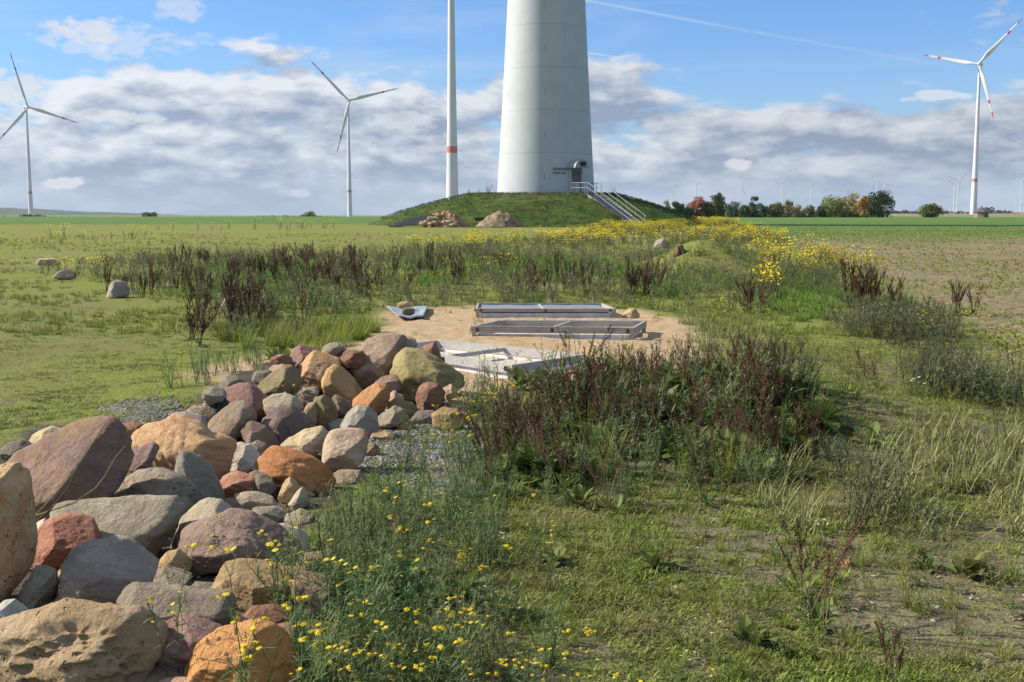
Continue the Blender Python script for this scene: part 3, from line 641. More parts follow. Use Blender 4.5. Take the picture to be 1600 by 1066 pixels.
    X = X*np.array([sx, (sx+sz)/2, sz]); sh = at((P[:, 0].max()+P[:, 0].min())/2, (vmax+vmin)/2, C.y)-at((uu.max()+uu.min())/2+(800+F*C.x/C.y-(uu.max()+uu.min())/2)*(1-sx), (vv.max()+vv.min())/2, C.y)
    C = C+Vector((sh.x, 0, sh.z))
    me = npmesh('boulder', X, T, [stonemat(k)]); o_ = link('boulder' if s > .16 else 'stone', me); o_.location = C
    return tag(o_, lab, 'boulder' if s > .16 else 'stone', 'stones of the pile' if i < 65 else 'single stones on the ground')
SM = {}
_sm = stonemat
def stonemat(k):
    if k not in SM: SM[k] = _sm(k)
    return SM[k]
for i, (Y, pts, k, lab) in enumerate(ROCKS): make_rock(i, Y, pts, k, lab)
for i, f in enumerate(FILL_): o = make_rock(100+i, *f[:4]); o.name = 'stone'; o['category'] = 'stone'; o['group'] = 'small stones wedged in the pile'
def small_stone(P, size, k, lab, seed, grp=None):
    rs = np.random.RandomState(seed); V, T = ico(3); X = V.copy()
    for _ in range(9):
        n = rs.randn(3); n /= np.linalg.norm(n); d = X@n; t = .62+.25*rs.rand(); X = X-np.clip(d-t, 0, None)[:, None]*n
    X = X*np.array(size)*(1+.1*fbm(V[:, 0]*2+seed, V[:, 1]*2, V[:, 2]*2, 3))[:, None]
    o = link('stone', npmesh('stone', X, T, [stonemat(k)])); o.location = P; return tag(o, lab, 'stone', grp)
# ------------------------------------------------------------------ wooden frames and the metal sheet
def woodmat(name, a, b):
    m, nt, out = newmat(name); g = NT(nt); P = g.coord(); s = g.sep(P)
    n = g.noise(g.comb(g.m('MULTIPLY', s[0], 3), g.m('MULTIPLY', s[1], 60), g.m('MULTIPLY', s[2], 60)), 1, 6, .6, .5)
    c = g.mix(g.ss(n, .3, .7), a, b); c = g.mix(g.ss(g.noise(P, 7, 4), .62, .72, 0, .7), c, tuple(x*.4 for x in a))
    g.bsdf(out, c, .85, g.bump(n, .4, .004), .2); return m
WOOD = woodmat('weathered_wood', (.27, .24, .20), (.46, .42, .36)); WOODP = woodmat('pale_wood', (.33, .31, .28), (.50, .475, .44))
WHITEB = plain('white_board', (.70, .70, .69), .6); MESHW = plain('grey_mesh_net', (.20, .22, .24), .6, .5)
FILL = plain('frame_bed_sand', (.46, .41, .32), .95, .1, var=.3, nscale=30)
RUST = plain('rusty_iron', (.11, .07, .05), .8, .2)
def board(mb, a, b, z0, z1, th, m=0):
    a = Vector(a); b = Vector(b); d = (b-a).normalized(); n = Vector((-d.y, d.x, 0))*th
    V = [Vector((q.x, q.y, z)) for z in (z0, z1) for q in (a, b, b+n, a+n)]
    mb.add(V, [(3, 2, 1, 0), (4, 5, 6, 7), (0, 1, 5, 4), (1, 2, 6, 5), (2, 3, 7, 6), (3, 0, 4, 7)], m=m)
def frame(lab, c, ztop, hb, wood, lining=None, legs=True, net=False, liner_h=.07, fasten=True):
    """four boards on edge round the corners c (anticlockwise from the near left one)"""
    z0 = min(float(gh(*p)) for p in c); cx = sum(p[0] for p in c)/4; cy = sum(p[1] for p in c)/4
    e = empty('planting_frame', (cx, cy, z0)); tag(e, lab, 'frame', 'wooden frames on the sand')
    L = [Vector((p[0]-cx, p[1]-cy, 0)) for p in c]; zt = ztop-z0
    for i in range(4):
        a, b = L[i], L[(i+1) % 4]; d = (b-a).normalized(); 
        if i % 2: a = a+d*.034; b = b-d*.034
        mb = MB(); board(mb, a, b, zt-hb, zt-(.002 if i % 2 else 0), .032); mb.build('side_board', wood, e)
    if fasten:
        for i in (0, 3):
            a, b = L[i], L[(i+1) % 4]; d = (b-a).normalized(); out_ = Vector((d.y, -d.x, 0))
            for f in (.04, .5, .96):
                q = a.lerp(b, f)+out_*.004; mb = MB()
                mb.box(q.x-.018, q.x+.018, q.y-.006, q.y+.006, zt-hb*.8, zt-hb*.25); mb.build('bracket', RUST, e)
    if legs:
        for p in L:
            q = p*.965; mb = MB(); mb.box(q.x-.03, q.x+.03, q.y-.03, q.y+.03, -.03, zt-.012); mb.build('leg', wood, e)
    if lining:
        mb = MB()
        for i in range(4):
            a, b = L[i]*.93, L[(i+1) % 4]*.93; board(mb, a, b, -.02, liner_h, .012)
        mb.build('base_rail', WHITEB, e)
    mb = MB(); q = [p*.925 for p in L]; n = 14
    V = [];
    for i in range(n+1):
        for j in range(n+1):
            p = (q[0]*(1-j/n)+q[1]*(j/n))*(1-i/n)+(q[3]*(1-j/n)+q[2]*(j/n))*(i/n); V.append((p.x, p.y, (zt-.035 if net else .035)+.012*random.random()))
    mb.add(V, [(i*(n+1)+j, i*(n+1)+j+1, (i+1)*(n+1)+j+1, (i+1)*(n+1)+j) for i in range(n) for j in range(n)])
    if net:
        # a lath across the middle
        mb.build('cover_net', MESHW, e, smooth=True)
    else: mb.build('soil_bed', FILL, e, smooth=True)
    mb = MB(); a = L[0]*.5+L[1]*.5; b = L[3]*.5+L[2]*.5; d = (b-a).normalized(); board(mb, a+d*.04, b-d*.04, zt-.05, zt-.008, .03); mb.build('cross_lath', wood, e)
    return e
frame('farthest wooden frame, grey net on top and white board at its base', [(-.57, 17.9), (1.62, 17.9), (1.50, 19.0), (-.58, 19.05)], .15, .055, WOOD, True, True, True, .075)
frame('middle wooden frame with weathered brown boards between the other two', [(-.535, 14.9), (1.57, 14.7), (1.84, 15.7), (-.20, 15.75)], .165, .085, WOOD, True, True, False, .06)
frame('nearest wooden frame, pale bleached boards set at an angle behind the pile', [(-1.4, 12.5), (0, 10.93), (.75, 11.76), (-.86, 13.17)], .175, .085, WOODP, True, True, False, .06)
mb = MB(); 
for k in range(3):
    u0 = 700+k*22; p = ground_pt(u0, 570+k*5); mb.box(p.x-.10, p.x+.11, p.y-.05, p.y+.05, p.z+.03, p.z+.042)
o = mb.build('glass_pane', plain('pale_glass', (.62, .72, .70), .15, .6)); tag(o, 'broken pale glass panes lying beside the nearest wooden frame', 'glass')
# grey sheet weighed down with two stones
mb = MB(); c = [ground_pt(622, 501), ground_pt(662, 500), ground_pt(671, 483), ground_pt(603, 485)]; n = 12; V = []
for top in (0, 1):
    for i in range(n+1):
        for j in range(n+1):
            p = (c[0]*(1-j/n)+c[1]*(j/n))*(1-i/n)+(c[3]*(1-j/n)+c[2]*(j/n))*(i/n)
            z = .035+.012*math.sin(j*.9)*math.cos(i*.5)+.03*(abs(j/n-.5)*2)**3
            V.append((p.x, p.y, p.z+z+.008*top))
Q = []; N = (n+1)**2
for i in range(n):
    for j in range(n): a = i*(n+1)+j; Q += [(a, a+n+1, a+n+2, a+1), (N+a, N+a+1, N+a+n+2, N+a+n+1)]
for j in range(n): Q += [(j, j+1, N+j+1, N+j), (n*(n+1)+j+1, n*(n+1)+j, N+n*(n+1)+j, N+n*(n+1)+j+1)]
for i in range(n): a = i*(n+1); b = a+n; Q += [(a+n+1, a, N+a, N+a+n+1), (b, b+n+1, N+b+n+1, N+b)]
mb.add(V, Q); o = mb.build('metal_sheet', plain('dull_metal_sheet', (.26, .28, .30), .5, .4), smooth=True); tag(o, 'bent grey metal sheet lying on the sand under two stones', 'metal sheet')
p = ground_pt(631, 489); small_stone((p.x, p.y, p.z+.13), (.125, .09, .065), 'tan', 'oblong tan stone on the far side of the metal sheet', 3, 'stones on the metal sheet')
p = ground_pt(638, 500); small_stone((p.x, p.y+.1, p.z+.12), (.11, .08, .075), 'darkgrey', 'dark grey stone on the near side of the metal sheet', 5, 'stones on the metal sheet')
# ------------------------------------------------------------------ wind turbines
def towermat(name, band=True, base=(.64, .65, .64)):
    m, nt, out = newmat(name); g = NT(nt); P = g.coord(); s = g.sep(P)
    n = g.noise(g.comb(g.m('MULTIPLY', s[0], .3), g.m('MULTIPLY', s[1], .3), g.m('MULTIPLY', s[2], .06)), 1, 5)
    c = g.mix(g.ss(n, .35, .65), base, tuple(x*.93 for x in base))
    if band: c = g.mix(g.m('MULTIPLY', g.m('GREATER_THAN', s[2], 29.6), g.m('LESS_THAN', s[2], 32.6)), c, (.55, .19, .14))
    g.bsdf(out, c, .5, None, .3); return m
TW = towermat('white_tower'); BL = plain('blade_white', (.62, .64, .63), .4, .4, var=.03, nscale=.3, bump=0); REDM = plain('signal_red', (.50, .04, .045), .5, .3, var=.05, nscale=.3, bump=0)
FARW = plain('far_turbine_white', (.70, .72, .73), .5, .3, var=.02, nscale=.1, bump=0)
def lathe(mb, prof, k=32, m=0, M=None):
    V = []; 
    for r, z in prof:
        for j in range(k):
            t = 2*math.pi*j/k; p = Vector((r*math.cos(t), r*math.sin(t), z)); V.append(M @ p if M else p)
    n = len(prof); mb.add(V, [(i*k+j, i*k+(j+1) % k, (i+1)*k+(j+1) % k, (i+1)*k+j) for i in range(n-1) for j in range(k)], m=m)
def blade_mesh(L=50, rich=True):
    mb = MB(); st = [(0, 1.15, 1.15, 0), (.03, 1.1, 1.1, .2), (.10, 1.5, .9, .9), (.2, 2.05, .55, .45), (.35, 1.65, .40, .25), (.5, 1.3, .30, .15), (.66, 1.0, .22, .08), (.72, .88, .2, .06), (.80, .75, .17, .04), (.88, .6, .13, .03), (.96, .40, .08, .01), (1.0, .08, .02, 0)]
    k = 12; V = []
    for t, c, th, tw in st:
        for j in range(k):
            a = 2*math.pi*j/k; x = c*math.cos(a)-c*.25; y = th*math.sin(a); ct, s_ = math.cos(tw), math.sin(tw)
            V.append((x*ct-y*s_, x*s_+y*ct, 1.2+t*L))
    Q = []; mm = []
    for i in range(len(st)-1):
        red = 1 if (i in (6, 9, 10)) else 0
        for j in range(k): Q.append((i*k+j, i*k+(j+1) % k, (i+1)*k+(j+1) % k, (i+1)*k+j)); mm.append(red)
    mb.add(V, Q); mb.qm[-len(mm):] = mm
    return mb.mesh('blade', [BL, REDM], True)
def make_turbine(lab, grp, H=135, base_r=4.2, top_r=1.5, blade=50, mats=None):
    e = empty('wind_turbine'); tag(e, lab, 'wind turbine', grp)
    mb = MB(); prof = []
    for i in range(25):
        t = i/24; r = top_r+(base_r-top_r)*((1-t)**1.7*.62+(1-t)*.38); prof.append((r, t*(H-1.5)))
    lathe(mb, prof, 40); mb.build('tower', mats or TW, e, True)
    nac = MB(); V = []; k = 16   # an egg shaped nacelle along Y, the rotor at -Y
    pr = [(.2, 5.5), (1.5, 4.8), (2.0, 3), (2.2, 0), (2.1, -2.2), (1.8, -3)]
    Mx = Matrix.Translation((0, 0, H)) @ Matrix.Rotation(math.pi/2, 4, 'X')
    lathe(nac, [(r, -z) for r, z in pr], k, 0, Mx); nac.qm = [1 if (j//k) in (2,) else 0 for j in range(len(nac.q))]
    n_ = nac.build('nacelle', [BL, REDM], e, True)
    hb = MB(); lathe(hb, [(r, z) for r, z in [(1.7, 3.0), (1.9, 3.8), (1.5, 5.0), (.7, 5.7), (.05, 5.9)]], k, 0, Mx); hub = hb.build('hub', BL, e, True)
    bm_ = BLADES.setdefault(blade, blade_mesh(blade))
    for j in range(3):
        b = link('blade', bm_, e); b.location = (0, -4.3, H); b.rotation_euler = (0, R(120*j), 0)
    return e
BLADES = {}
def copy_thing(o, label=None):
    c = o.copy(); COL.objects.link(c)
    for ch in o.children:
        d = ch.copy(); COL.objects.link(d); d.parent = c; d.matrix_parent_inverse = ch.matrix_parent_inverse
    if label: c['label'] = label
    return c
def set_rotor(e, ang, H=135):
    """ang: direction of the first blade in the picture, degrees from right, counterclockwise, seen from the rotor's side (local -Y)"""
    bl = [c for c in e.children if c.name.startswith('blade')]
    for j, b in enumerate(bl): b.rotation_euler = (0, R(90-ang+120*j), 0)
near = make_turbine('wind turbine rising out of frame just left of the great tower, with one red band', 'wind turbines standing in the fields', 135, 3.0, 1.2)
near.location = (at(707, 336, 540).x, 540, .5); near.rotation_euler.z = R(60); set_rotor(near, 100)
def place(u, hv, lab, ang, yaw, H=135, grp='wind turbines standing in the fields', bv=None, sc=1.0):
    d = (H-1.1)*F/(HOR-hv)*sc
    # distance along Y such that the hub appears at hv
    Y = d
    for _ in range(20):
        P = at(u, hv, Y); zb = float(gbase(P.x, Y)); Y += ((zb+H*sc)-P.z)/((HOR-hv)/F+1e-6)*.7
    P = at(u, hv, Y); e = copy_thing(near, lab); e.location = (P.x, Y, P.z-H*sc); e.scale = (sc,)*3
    az = math.degrees(math.atan2(P.x, Y)); e.rotation_euler.z = R(yaw-az); set_rotor(e, ang); e['group'] = grp
    return e
_e = place(41, 168, 'wind turbine at the far left edge, one blade pointing right and slightly down', 107, 28)
for c_ in _e.children:
    if c_.name.startswith('blade'): c_.scale = (1.1, 1.1, 1.32)
_e = place(544, 158, 'wind turbine left of the centre with one blade hanging straight down its tower', 135.5, 15)
for c_ in _e.children:
    if c_.name.startswith('blade'): c_.scale = (1.1, 1.1, 1.2)
place(1531, 101, 'tall wind turbine at the right, standing over a small brick hut', 46.5, -12)
# far copies: hub u, hub v, first blade angle, yaw
FT = [(1050.8, 296, 44, 10, 'leftmost small wind turbine right of the mound, rising beside a thin pale tree'),
      (1088, 288, 12, 68, 'small wind turbine seen nearly edge-on above the orange-red tree'),
      (1158.6, 294.8, 66, 0, 'small wind turbine with one blade pointing straight left, above the grey-green trees'),
      (1222, 287, 44, 5, 'small wind turbine standing behind the yellowish trees, tallest of the distant row'),
      (1267, 292.3, 40, 5, 'small wind turbine between the yellowish trees and the wide yellow-green one'),
      (1370.4, 284.5, 15, 74, 'left one of the two edge-on turbines behind the big dark tree'),
      (1382, 289.3, 122, 55, 'right one of the two edge-on turbines behind the big dark tree'),
      (1418.9, 319.4, 113, 10, 'tiny hazy turbine left of the lone round tree'),
      (1454, 318.8, 52, 12, 'tiny hazy turbine directly behind the lone round tree'),
      (1483, 318.8, 42, 12, 'tiny hazy turbine just right of the lone round tree'),
      (1491.6, 288.8, 150, 20, 'left and slightly lower of the two close turbines left of the brick hut'),
      (1497.4, 282, 39, 20, 'right and slightly taller of the two close turbines left of the brick hut'),
      (1517, 319, 178, 12, 'tiny hazy turbine mostly hidden by the tall right tower'),
      (1546.8, 316.5, 61, 12, 'tiny hazy turbine behind the brick hut'),
      (1587.9, 313.6, 100, 5, 'tiny pale turbine left of the one cut by the right edge'),
      (1596.8, 282.6, 172, 10, 'small wind turbine at the right edge of the picture'),
      (108.5, 332.5, 70, 10, 'tiny dark turbine low on the left horizon beside the far left tower'),
      (313, 331, 125, 30, 'faint tiny turbine on the horizon between the two left towers')]
for u, v, a, yw, lab in FT:
    sc = 1.0 if v < 300 else (.8 if v < 325 else .28)
    place(u, v, lab, a, yw, grp='distant wind turbines along the horizon', sc=sc)
# ------------------------------------------------------------------ the mound, the great tower, door and stairs
MC = Vector((3.2, 110.0)); MH = 2.85
def mound_h(x, y):
    dx = x-MC.x; dy = y-MC.y; a = np.arctan2(dy, dx)
    r = np.hypot(dx, dy*1.0)*(1+.03*np.sin(a*3+1)+.02*np.sin(a*7))
    r = r-.9*np.clip(-dx/14, 0, 1)
    t = np.clip((r-6.6)/(15.2-6.6), 0, 1)
    z = MH*(1-(t**1.15*(1-.35*t)+.35*t**3))
    sx, sy, ex, ey = 7.35, 103.6, 10.55, 97.2; L2 = (ex-sx)**2+(ey-sy)**2; q = ((x-sx)*(ex-sx)+(y-sy)*(ey-sy))/L2; ds = np.abs((x-sx)*(ey-sy)-(y-sy)*(ex-sx))/math.sqrt(L2)
    cap = MH*(1-np.clip(q, 0, 1))-.42+5*np.clip(ds-.85, 0, 9)
    return np.where((q > -.02) & (q < 1.05), np.minimum(z, np.maximum(cap, -.05)), z)
def mound():
    n = 150; th = 160; V = []; 
    rr = np.concatenate([np.linspace(0, 5, 6), np.linspace(5.3, 17, n)]); an = np.linspace(0, 2*np.pi, th+1)[:-1]
    Rr, A = np.meshgrid(rr, an, indexing='ij'); X = MC.x+Rr*np.cos(A); Y = MC.y+Rr*np.sin(A)
    Z = gbase(X, Y)-.02+mound_h(X, Y)+(.10*fbm(X*1.0, Y*1.0, o=5, s=71)+.18*fbm(X*.3, Y*.3, o=2, s=72))*sstep(6.3, 8.5, Rr)
    m_, k = X.shape; i = np.arange(m_*k).reshape(m_, k); j = np.roll(i, -1, axis=1)
    Q = np.stack([i[:-1], i[1:], j[1:], j[:-1]], -1).reshape(-1, 4)
    m, nt, out = newmat('mound_turf'); g = NT(nt); geo = nt.nodes.new('ShaderNodeNewGeometry').outputs['Position']
    s = g.sep(geo); hz = g.comb(s[0], s[1], g.m('MULTIPLY', s[2], 4))
    a = g.noise(hz, .8, 6, .65); b = g.noise(geo, 6, 5, .7)
    c = g.mix(g.ss(a, .35, .65), (.032, .06, .010), (.075, .115, .022)); c = g.mix(g.ss(b, .5, .75, 0, .6), c, (.11, .115, .035))  # turf greens lowered, so some of the mound's shade is in the colour
    c = g.mix(g.ss(g.noise(hz, .35, 5, .65), .50, .66, 0, .7), c, (.14, .12, .05))
    g.bsdf(out, c, .95, g.bump(g.m('ADD', a, b), 1, .15), .1)
    me = npmesh('grass_mound', np.stack([X, Y, Z], -1).reshape(-1, 3), Q, [m]); tag(link('grass_mound', me), kind='structure')
mound()
Z0 = float(gbase(3.2, 110))+MH-.1
def great_tower():
    e = empty('great_wind_turbine', (MC.x, MC.y, Z0)); tag(e, 'huge pale concrete turbine tower on the grass mound, with door and lettering', 'wind turbine')
    m, nt, out = newmat('painted_concrete'); g = NT(nt); P = g.coord(); s = g.sep(P)
    n = g.noise(P, .5, 6); c = g.mix(g.ss(n, .3, .7), (.45, .465, .46), (.49, .505, .50))
    # vertical faint streaks and dark fixing marks
    ang = g.m('ARCTAN2', s[0], g.m('MULTIPLY', s[1], -1))
    stv = g.noise(g.comb(g.m('MULTIPLY', ang, 30), 0, g.m('MULTIPLY', s[2], .25)), 1, 4); c = g.mix(g.ss(stv, .5, .75, 0, .22), c, (.31, .31, .29))
    zz = g.m('SUBTRACT', s[2], 3.75); fr = g.m('FRACT', g.m('DIVIDE', zz, 3.85)); ring = g.m('LESS_THAN', g.m('MINIMUM', fr, g.m('SUBTRACT', 1, fr)), .0075)
    ring = g.m('MULTIPLY', ring, g.m('GREATER_THAN', s[2], 2))
    par = g.m('FLOORED_MODULO', g.m('FLOOR', g.m('DIVIDE', zz, 3.85)), 2)
    vs = g.m('MULTIPLY', g.m('LESS_THAN', g.m('ABSOLUTE', g.m('SUBTRACT', ang, .42)), .0055), g.m('LESS_THAN', par, .5))
    vs = g.m('MULTIPLY', vs, g.m('GREATER_THAN', s[2], 3.75))
    c = g.mix(g.m('MULTIPLY', g.m('MAXIMUM', ring, vs), .33), c, (.16, .17, .17))
    fz = g.m('LESS_THAN', g.m('ABSOLUTE', g.m('SUBTRACT', fr, .42)), .07)
    am = g.m('LESS_THAN', g.m('ABSOLUTE', g.m('SUBTRACT', g.m('FRACT', g.m('MULTIPLY', g.m('ADD', ang, .18), 1/1.0)), .12)), .010)
    c = g.mix(g.m('MULTIPLY', g.m('MULTIPLY', fz, am), .55), c, (.2, .21, .21))
    c = g.mix(g.m('MULTIPLY', g.ss(g.noise(P, 2.2, 3, .8), .70, .74), g.ss(s[2], 2.6, .3, 0, .5)), c, (.25, .26, .26))
    g.bsdf(out, c, .6, g.bump(g.noise(P, 3, 4), .1, .01), .25)
    mb = MB(); prof = []
    for z in list(np.linspace(0, 24, 25))+[34, 50, 80, 110, 133]:
        r = 4.62-.062*z if z <= 24 else 3.13-(z-24)*.0165
        r = 4.62-.0625*z+.00035*z*z if z <= 24 else 4.62-1.5+.2-(z-24)*.0165
        prof.append((r, z))
    lathe(mb, prof, 96); mb.build('tower', m, e, True)
    cp = {c_.name.split('.')[0]: c_ for c_ in near.children}
    for c_ in near.children:
        if c_.name.startswith('tower'): continue
        d = c_.copy(); COL.objects.link(d); d.parent = e
    return e
GT = great_tower()
DA = .60    # angle of the door round the tower
def on_tower(z, a, out=0.0):
    r = 4.62-.0625*z+.00035*z*z+out; return Vector((math.sin(a)*r, -math.cos(a)*r, z))
DM = Matrix.Translation(on_tower(0, DA)) @ Matrix.Rotation(DA, 4, 'Z')     # local: x right, -y outwards, z up
conc = plain('door_frame_concrete', (.40, .42, .42), .7); dm = plain('door_leaf_grey_brown', (.17, .15, .135), .55, var=.2); pm = plain('pale_panel', (.45, .46, .47), .5); dk = plain('dark_opening', (.02, .022, .025), .6); hoodm = plain('hood_paint', (.34, .37, .36), .5)
mb = MB(); mb.box(-.68, -.55, -.14, .3, -.1, 2.35, M=DM); mb.box(.55, .68, -.14, .3, -.1, 2.35, M=DM); mb.box(-.55, .55, -.14, .3, 2.22, 2.35, M=DM)
fr_ = mb.build('door_frame', conc, GT)
mb = MB(); mb.box(-.55, .55, -.03, .3, -.1, 2.22, M=DM); dr = mb.build('door', dm, GT)
mb = MB(); mb.box(-.45, .35, -.05, -.028, .62, .95, M=DM); mb.box(-.45, .45, -.045, -.028, -.05, .5, M=DM); mb.build('door_panel', pm, dr)
mb = MB(); mb.box(.38, .46, -.09, -.028, .98, 1.05, M=DM); mb.build('handle', dk, dr)
# barrel hood over the door
mb = MB(); k = 14; V = []; 
for y in (.35, -1.0):
    for rr in (.80, .75):
        for j in range(k+1): t = math.pi*j/k; V.append(DM @ Vector((rr*math.cos(t), y, 2.38+rr*.95*math.sin(t))))
n1_ = k+1; Q = []
for j in range(k):
    Q += [(j, j+1, 2*n1_+j+1, 2*n1_+j), (n1_+j+1, n1_+j, 3*n1_+j, 3*n1_+j+1), (2*n1_+j, 2*n1_+j+1, 3*n1_+j+1, 3*n1_+j)]
mb.add(V, Q)
V = [DM @ Vector((.75*math.cos(math.pi*j/k), -.98, 2.38+.71*math.sin(math.pi*j/k))) for j in range(k+1)]+[DM @ Vector((0, -.98, 2.38))]
mb.add(V, T=[(k+1, j, j+1) for j in range(k)])
hd = mb.build('door_hood', hoodm, GT)
mb = MB(); mb.box(-.22, .30, -1.14, -.985, 2.55, 2.92, M=DM); mb.build('vent_opening', dk, hd)
# lettering, two short lines left of the door
def lettering(txt, z, a0, size):
    cu = bpy.data.curves.new('lettering', 'FONT'); cu.body = txt; cu.size = size; cu.extrude = .004; cu.space_character = 1.08; cu.offset = .006
    tmp = bpy.data.objects.new('lettering', cu); COL.objects.link(tmp); dg = bpy.context.evaluated_depsgraph_get()
    me = bpy.data.meshes.new_from_object(tmp.evaluated_get(dg)); bpy.data.objects.remove(tmp)
    for v in me.vertices:
        x, y, z_ = v.co; r = 4.62-.0625*z; v.co = on_tower(z+y, a0+x/r, .012+z_)
    me.materials.clear(); me.materials.append(dk); link('lettering', me, GT)
# width on the tower surface, ending just short of the frame
lettering('SENDSIEDE', 2.16, DA-.49, .33); lettering('WEA 02', 1.80, DA-.49, .33)
# stairs with two railings
gal = plain('galvanised_steel', (.26, .28, .29), .6, .3, .2, var=.06); stc = plain('stair_concrete', (.26, .25, .24), .85, var=.25)
def stairs():
    top = Vector((7.35, 103.6)); bot = Vector((10.55, 97.2)); d = (bot-top); L = d.length; d.normalize(); n = Vector((-d.y, d.x))
    zt = Z0+.0; zb = float(gbase(bot.x, bot.y)); e = empty('stairs', (bot.x, bot.y, zb)); tag(e, 'concrete stairs with metal railings climbing the right side of the mound', 'stairs')
    N = 15; O = Vector((bot.x, bot.y, zb))
    def P(s, w, z): q = top+d*s+n*w; return Vector((q.x, q.y, z))-O
    mb = MB(); g2 = L/N
    for i in range(N):
        z1 = zt-(i+1)*(zt-zb)/(N+1); z0 = z1-.42
        V = [P(i*g2, w, z) for z in (z0, z1) for w in (-.62, .62)]+[P((i+1)*g2+.02, w, z) for z in (z0, z1) for w in (-.62, .62)]
        mb.add(V, [(0, 1, 3, 2), (4, 6, 7, 5), (0, 4, 5, 1), (2, 3, 7, 6), (0, 2, 6, 4), (1, 5, 7, 3)])
    mb.build('steps', stc, e)
    for w in (-.68, .68):
        mb = MB(); a0, a1 = P(0, w-.05, zt-.55), P(L, w-.05, zb-.35); b0, b1 = P(0, w+.05, zt-.55), P(L, w+.05, zb-.35)
        V = [a0, a1, b1, b0]+[q+Vector((0, 0, .5)) for q in (a0, a1, b1, b0)]; mb.add(V, [(3, 2, 1, 0), (4, 5, 6, 7), (0, 1, 5, 4), (1, 2, 6, 5), (2, 3, 7, 6), (3, 0, 4, 7)]); mb.build('stringer', stc, e)
        mb = MB(); r = .018
        for hgt in (1.0, .55): mb.tube([P(-.4, w, zt+hgt), P(0, w, zt+hgt), P(L, w, zb+hgt), P(L+.25, w, zb+hgt-(.12 if hgt > .9 else .06))], r)
        for i in range(6):
            s = L*(i/5); zz = zt+(zb-zt)*(i/5); mb.tube([P(s, w, zz-.3), P(s, w, zz+1.0)], r)
        mb.build('railing', gal, e)
    # landing in front of the door with its own rail
    door = Vector((MC.x, MC.y, Z0))+on_tower(0, DA); dl = Vector((math.sin(DA), -math.cos(DA), 0))
    p0 = door+dl*1.2
    mb = MB(); r = .028
    q0 = Vector((door.x-.45, door.y-1.3, Z0)); q1 = Vector((top.x-.65, top.y+.0, Z0))
    for hgt in (1.0, .55): mb.tube([q0-O+Vector((0, 0, hgt)), q1-O+Vector((0, 0, hgt))], r)
    for t in (0, .36, .5, .85, 1): q = q0.lerp(q1, t); mb.tube([q-O-Vector((0, 0, .25)), q-O+Vector((0, 0, 1.0))], r)
    q2 = door+Vector((1.5, .2, 0)); q3 = Vector((top.x+.62, top.y+.3, Z0))
    for hgt in (1.0, .55): mb.tube([q2-O+Vector((0, 0, hgt)), q3-O+Vector((0, 0, hgt))], r)
    for t in (0, .5, 1): q = q2.lerp(q3, t); mb.tube([q-O-Vector((0, 0, .25)), q-O+Vector((0, 0, 1.0))], r)
    mb.build('landing_railing', gal, e)
    mb = MB(); V = [q0-O, q1-O, q3-O, q2-O]; V = [v+Vector((0, 0, z)) for z in (-.3, -.02) for v in V]; mb.add(V, [(3, 2, 1, 0), (4, 5, 6, 7), (0, 1, 5, 4), (1, 2, 6, 5), (2, 3, 7, 6), (3, 0, 4, 7)]); mb.build('landing', stc, e)
stairs()
# ------------------------------------------------------------------ heaps and timber at the foot of the mound
def heap(name, lab, u0, u1, vt, Y, cols, rough=.12, seed=1):
    a = at(u0, 353, Y); b = at(u1, 353, Y); w = (b.x-a.x)/2; cx = (a.x+b.x)/2; h = at((u0+u1)/2, vt, Y).z-float(gbase(cx, Y))
    n = 60; X, T = np.meshgrid(np.linspace(-1.1, 1.1, n), np.linspace(-1.1, 1.1, n)); r = np.hypot(X, T)
    ZZ = h*np.clip(1-r**1.5, -.15, 1)*(1+.25*fbm(X*2+seed, T*2, o=4, s=seed))+rough*fbm(X*6, T*6, o=5, s=seed+5)*np.clip(1.2-r, 0, 1)
    V = np.stack([X*w, T*w*.6, ZZ], -1).reshape(-1, 3); i = np.arange(n*n).reshape(n, n); Q = np.stack([i[:-1, :-1], i[:-1, 1:], i[1:, 1:], i[1:, :-1]], -1).reshape(-1, 4)
    o = link(name, npmesh(name, V, Q, [plain(name+'_earth', cols, .95, .1, var=.35, nscale=3, bump=1, bdist=.08)])); o.location = (cx, Y, float(gbase(cx, Y))); tag(o, lab, 'heap'); return o, cx, w, h
HP = heap('rubble_heap', 'heap of orange earth and rubble stones at the left foot of the mound', 660, 736, 332, 95.5, (.34, .215, .12), .25, 3)
heap('sand_heap', 'smooth brown sand heap with grass on top at the foot of the mound', 742, 822, 331, 95.2, (.27, .20, .125), .2, 8)
heap('earth_heap', 'small bare reddish earth heap in the weeds by the grey stone', 1036, 1092, 388, 33.0, (.20, .12, .07), .12, 4)
for j in range(34):
    t = random.random(); x = HP[1]-HP[2]*.95+HP[2]*1.3*t; zz = HP[3]*.75*random.random()**1.5*math.sin(math.pi*min(1, t+.1)); s = random.uniform(.12, .33)
    small_stone((x, 95.5-.75*(1-zz/HP[3])*1.2-.15, .68+zz+.1), (s, s*.8, s*.6), random.choice(['tan', 'palesand', 'pink', 'tanorange2', 'lightgrey', 'palegrey']), 'broken stone lying on the orange rubble heap at the foot of the mound', 300+j, 'rubble on the heap')
wd = woodmat('old_timber', (.16, .145, .13), (.30, .28, .25)); bi = 0
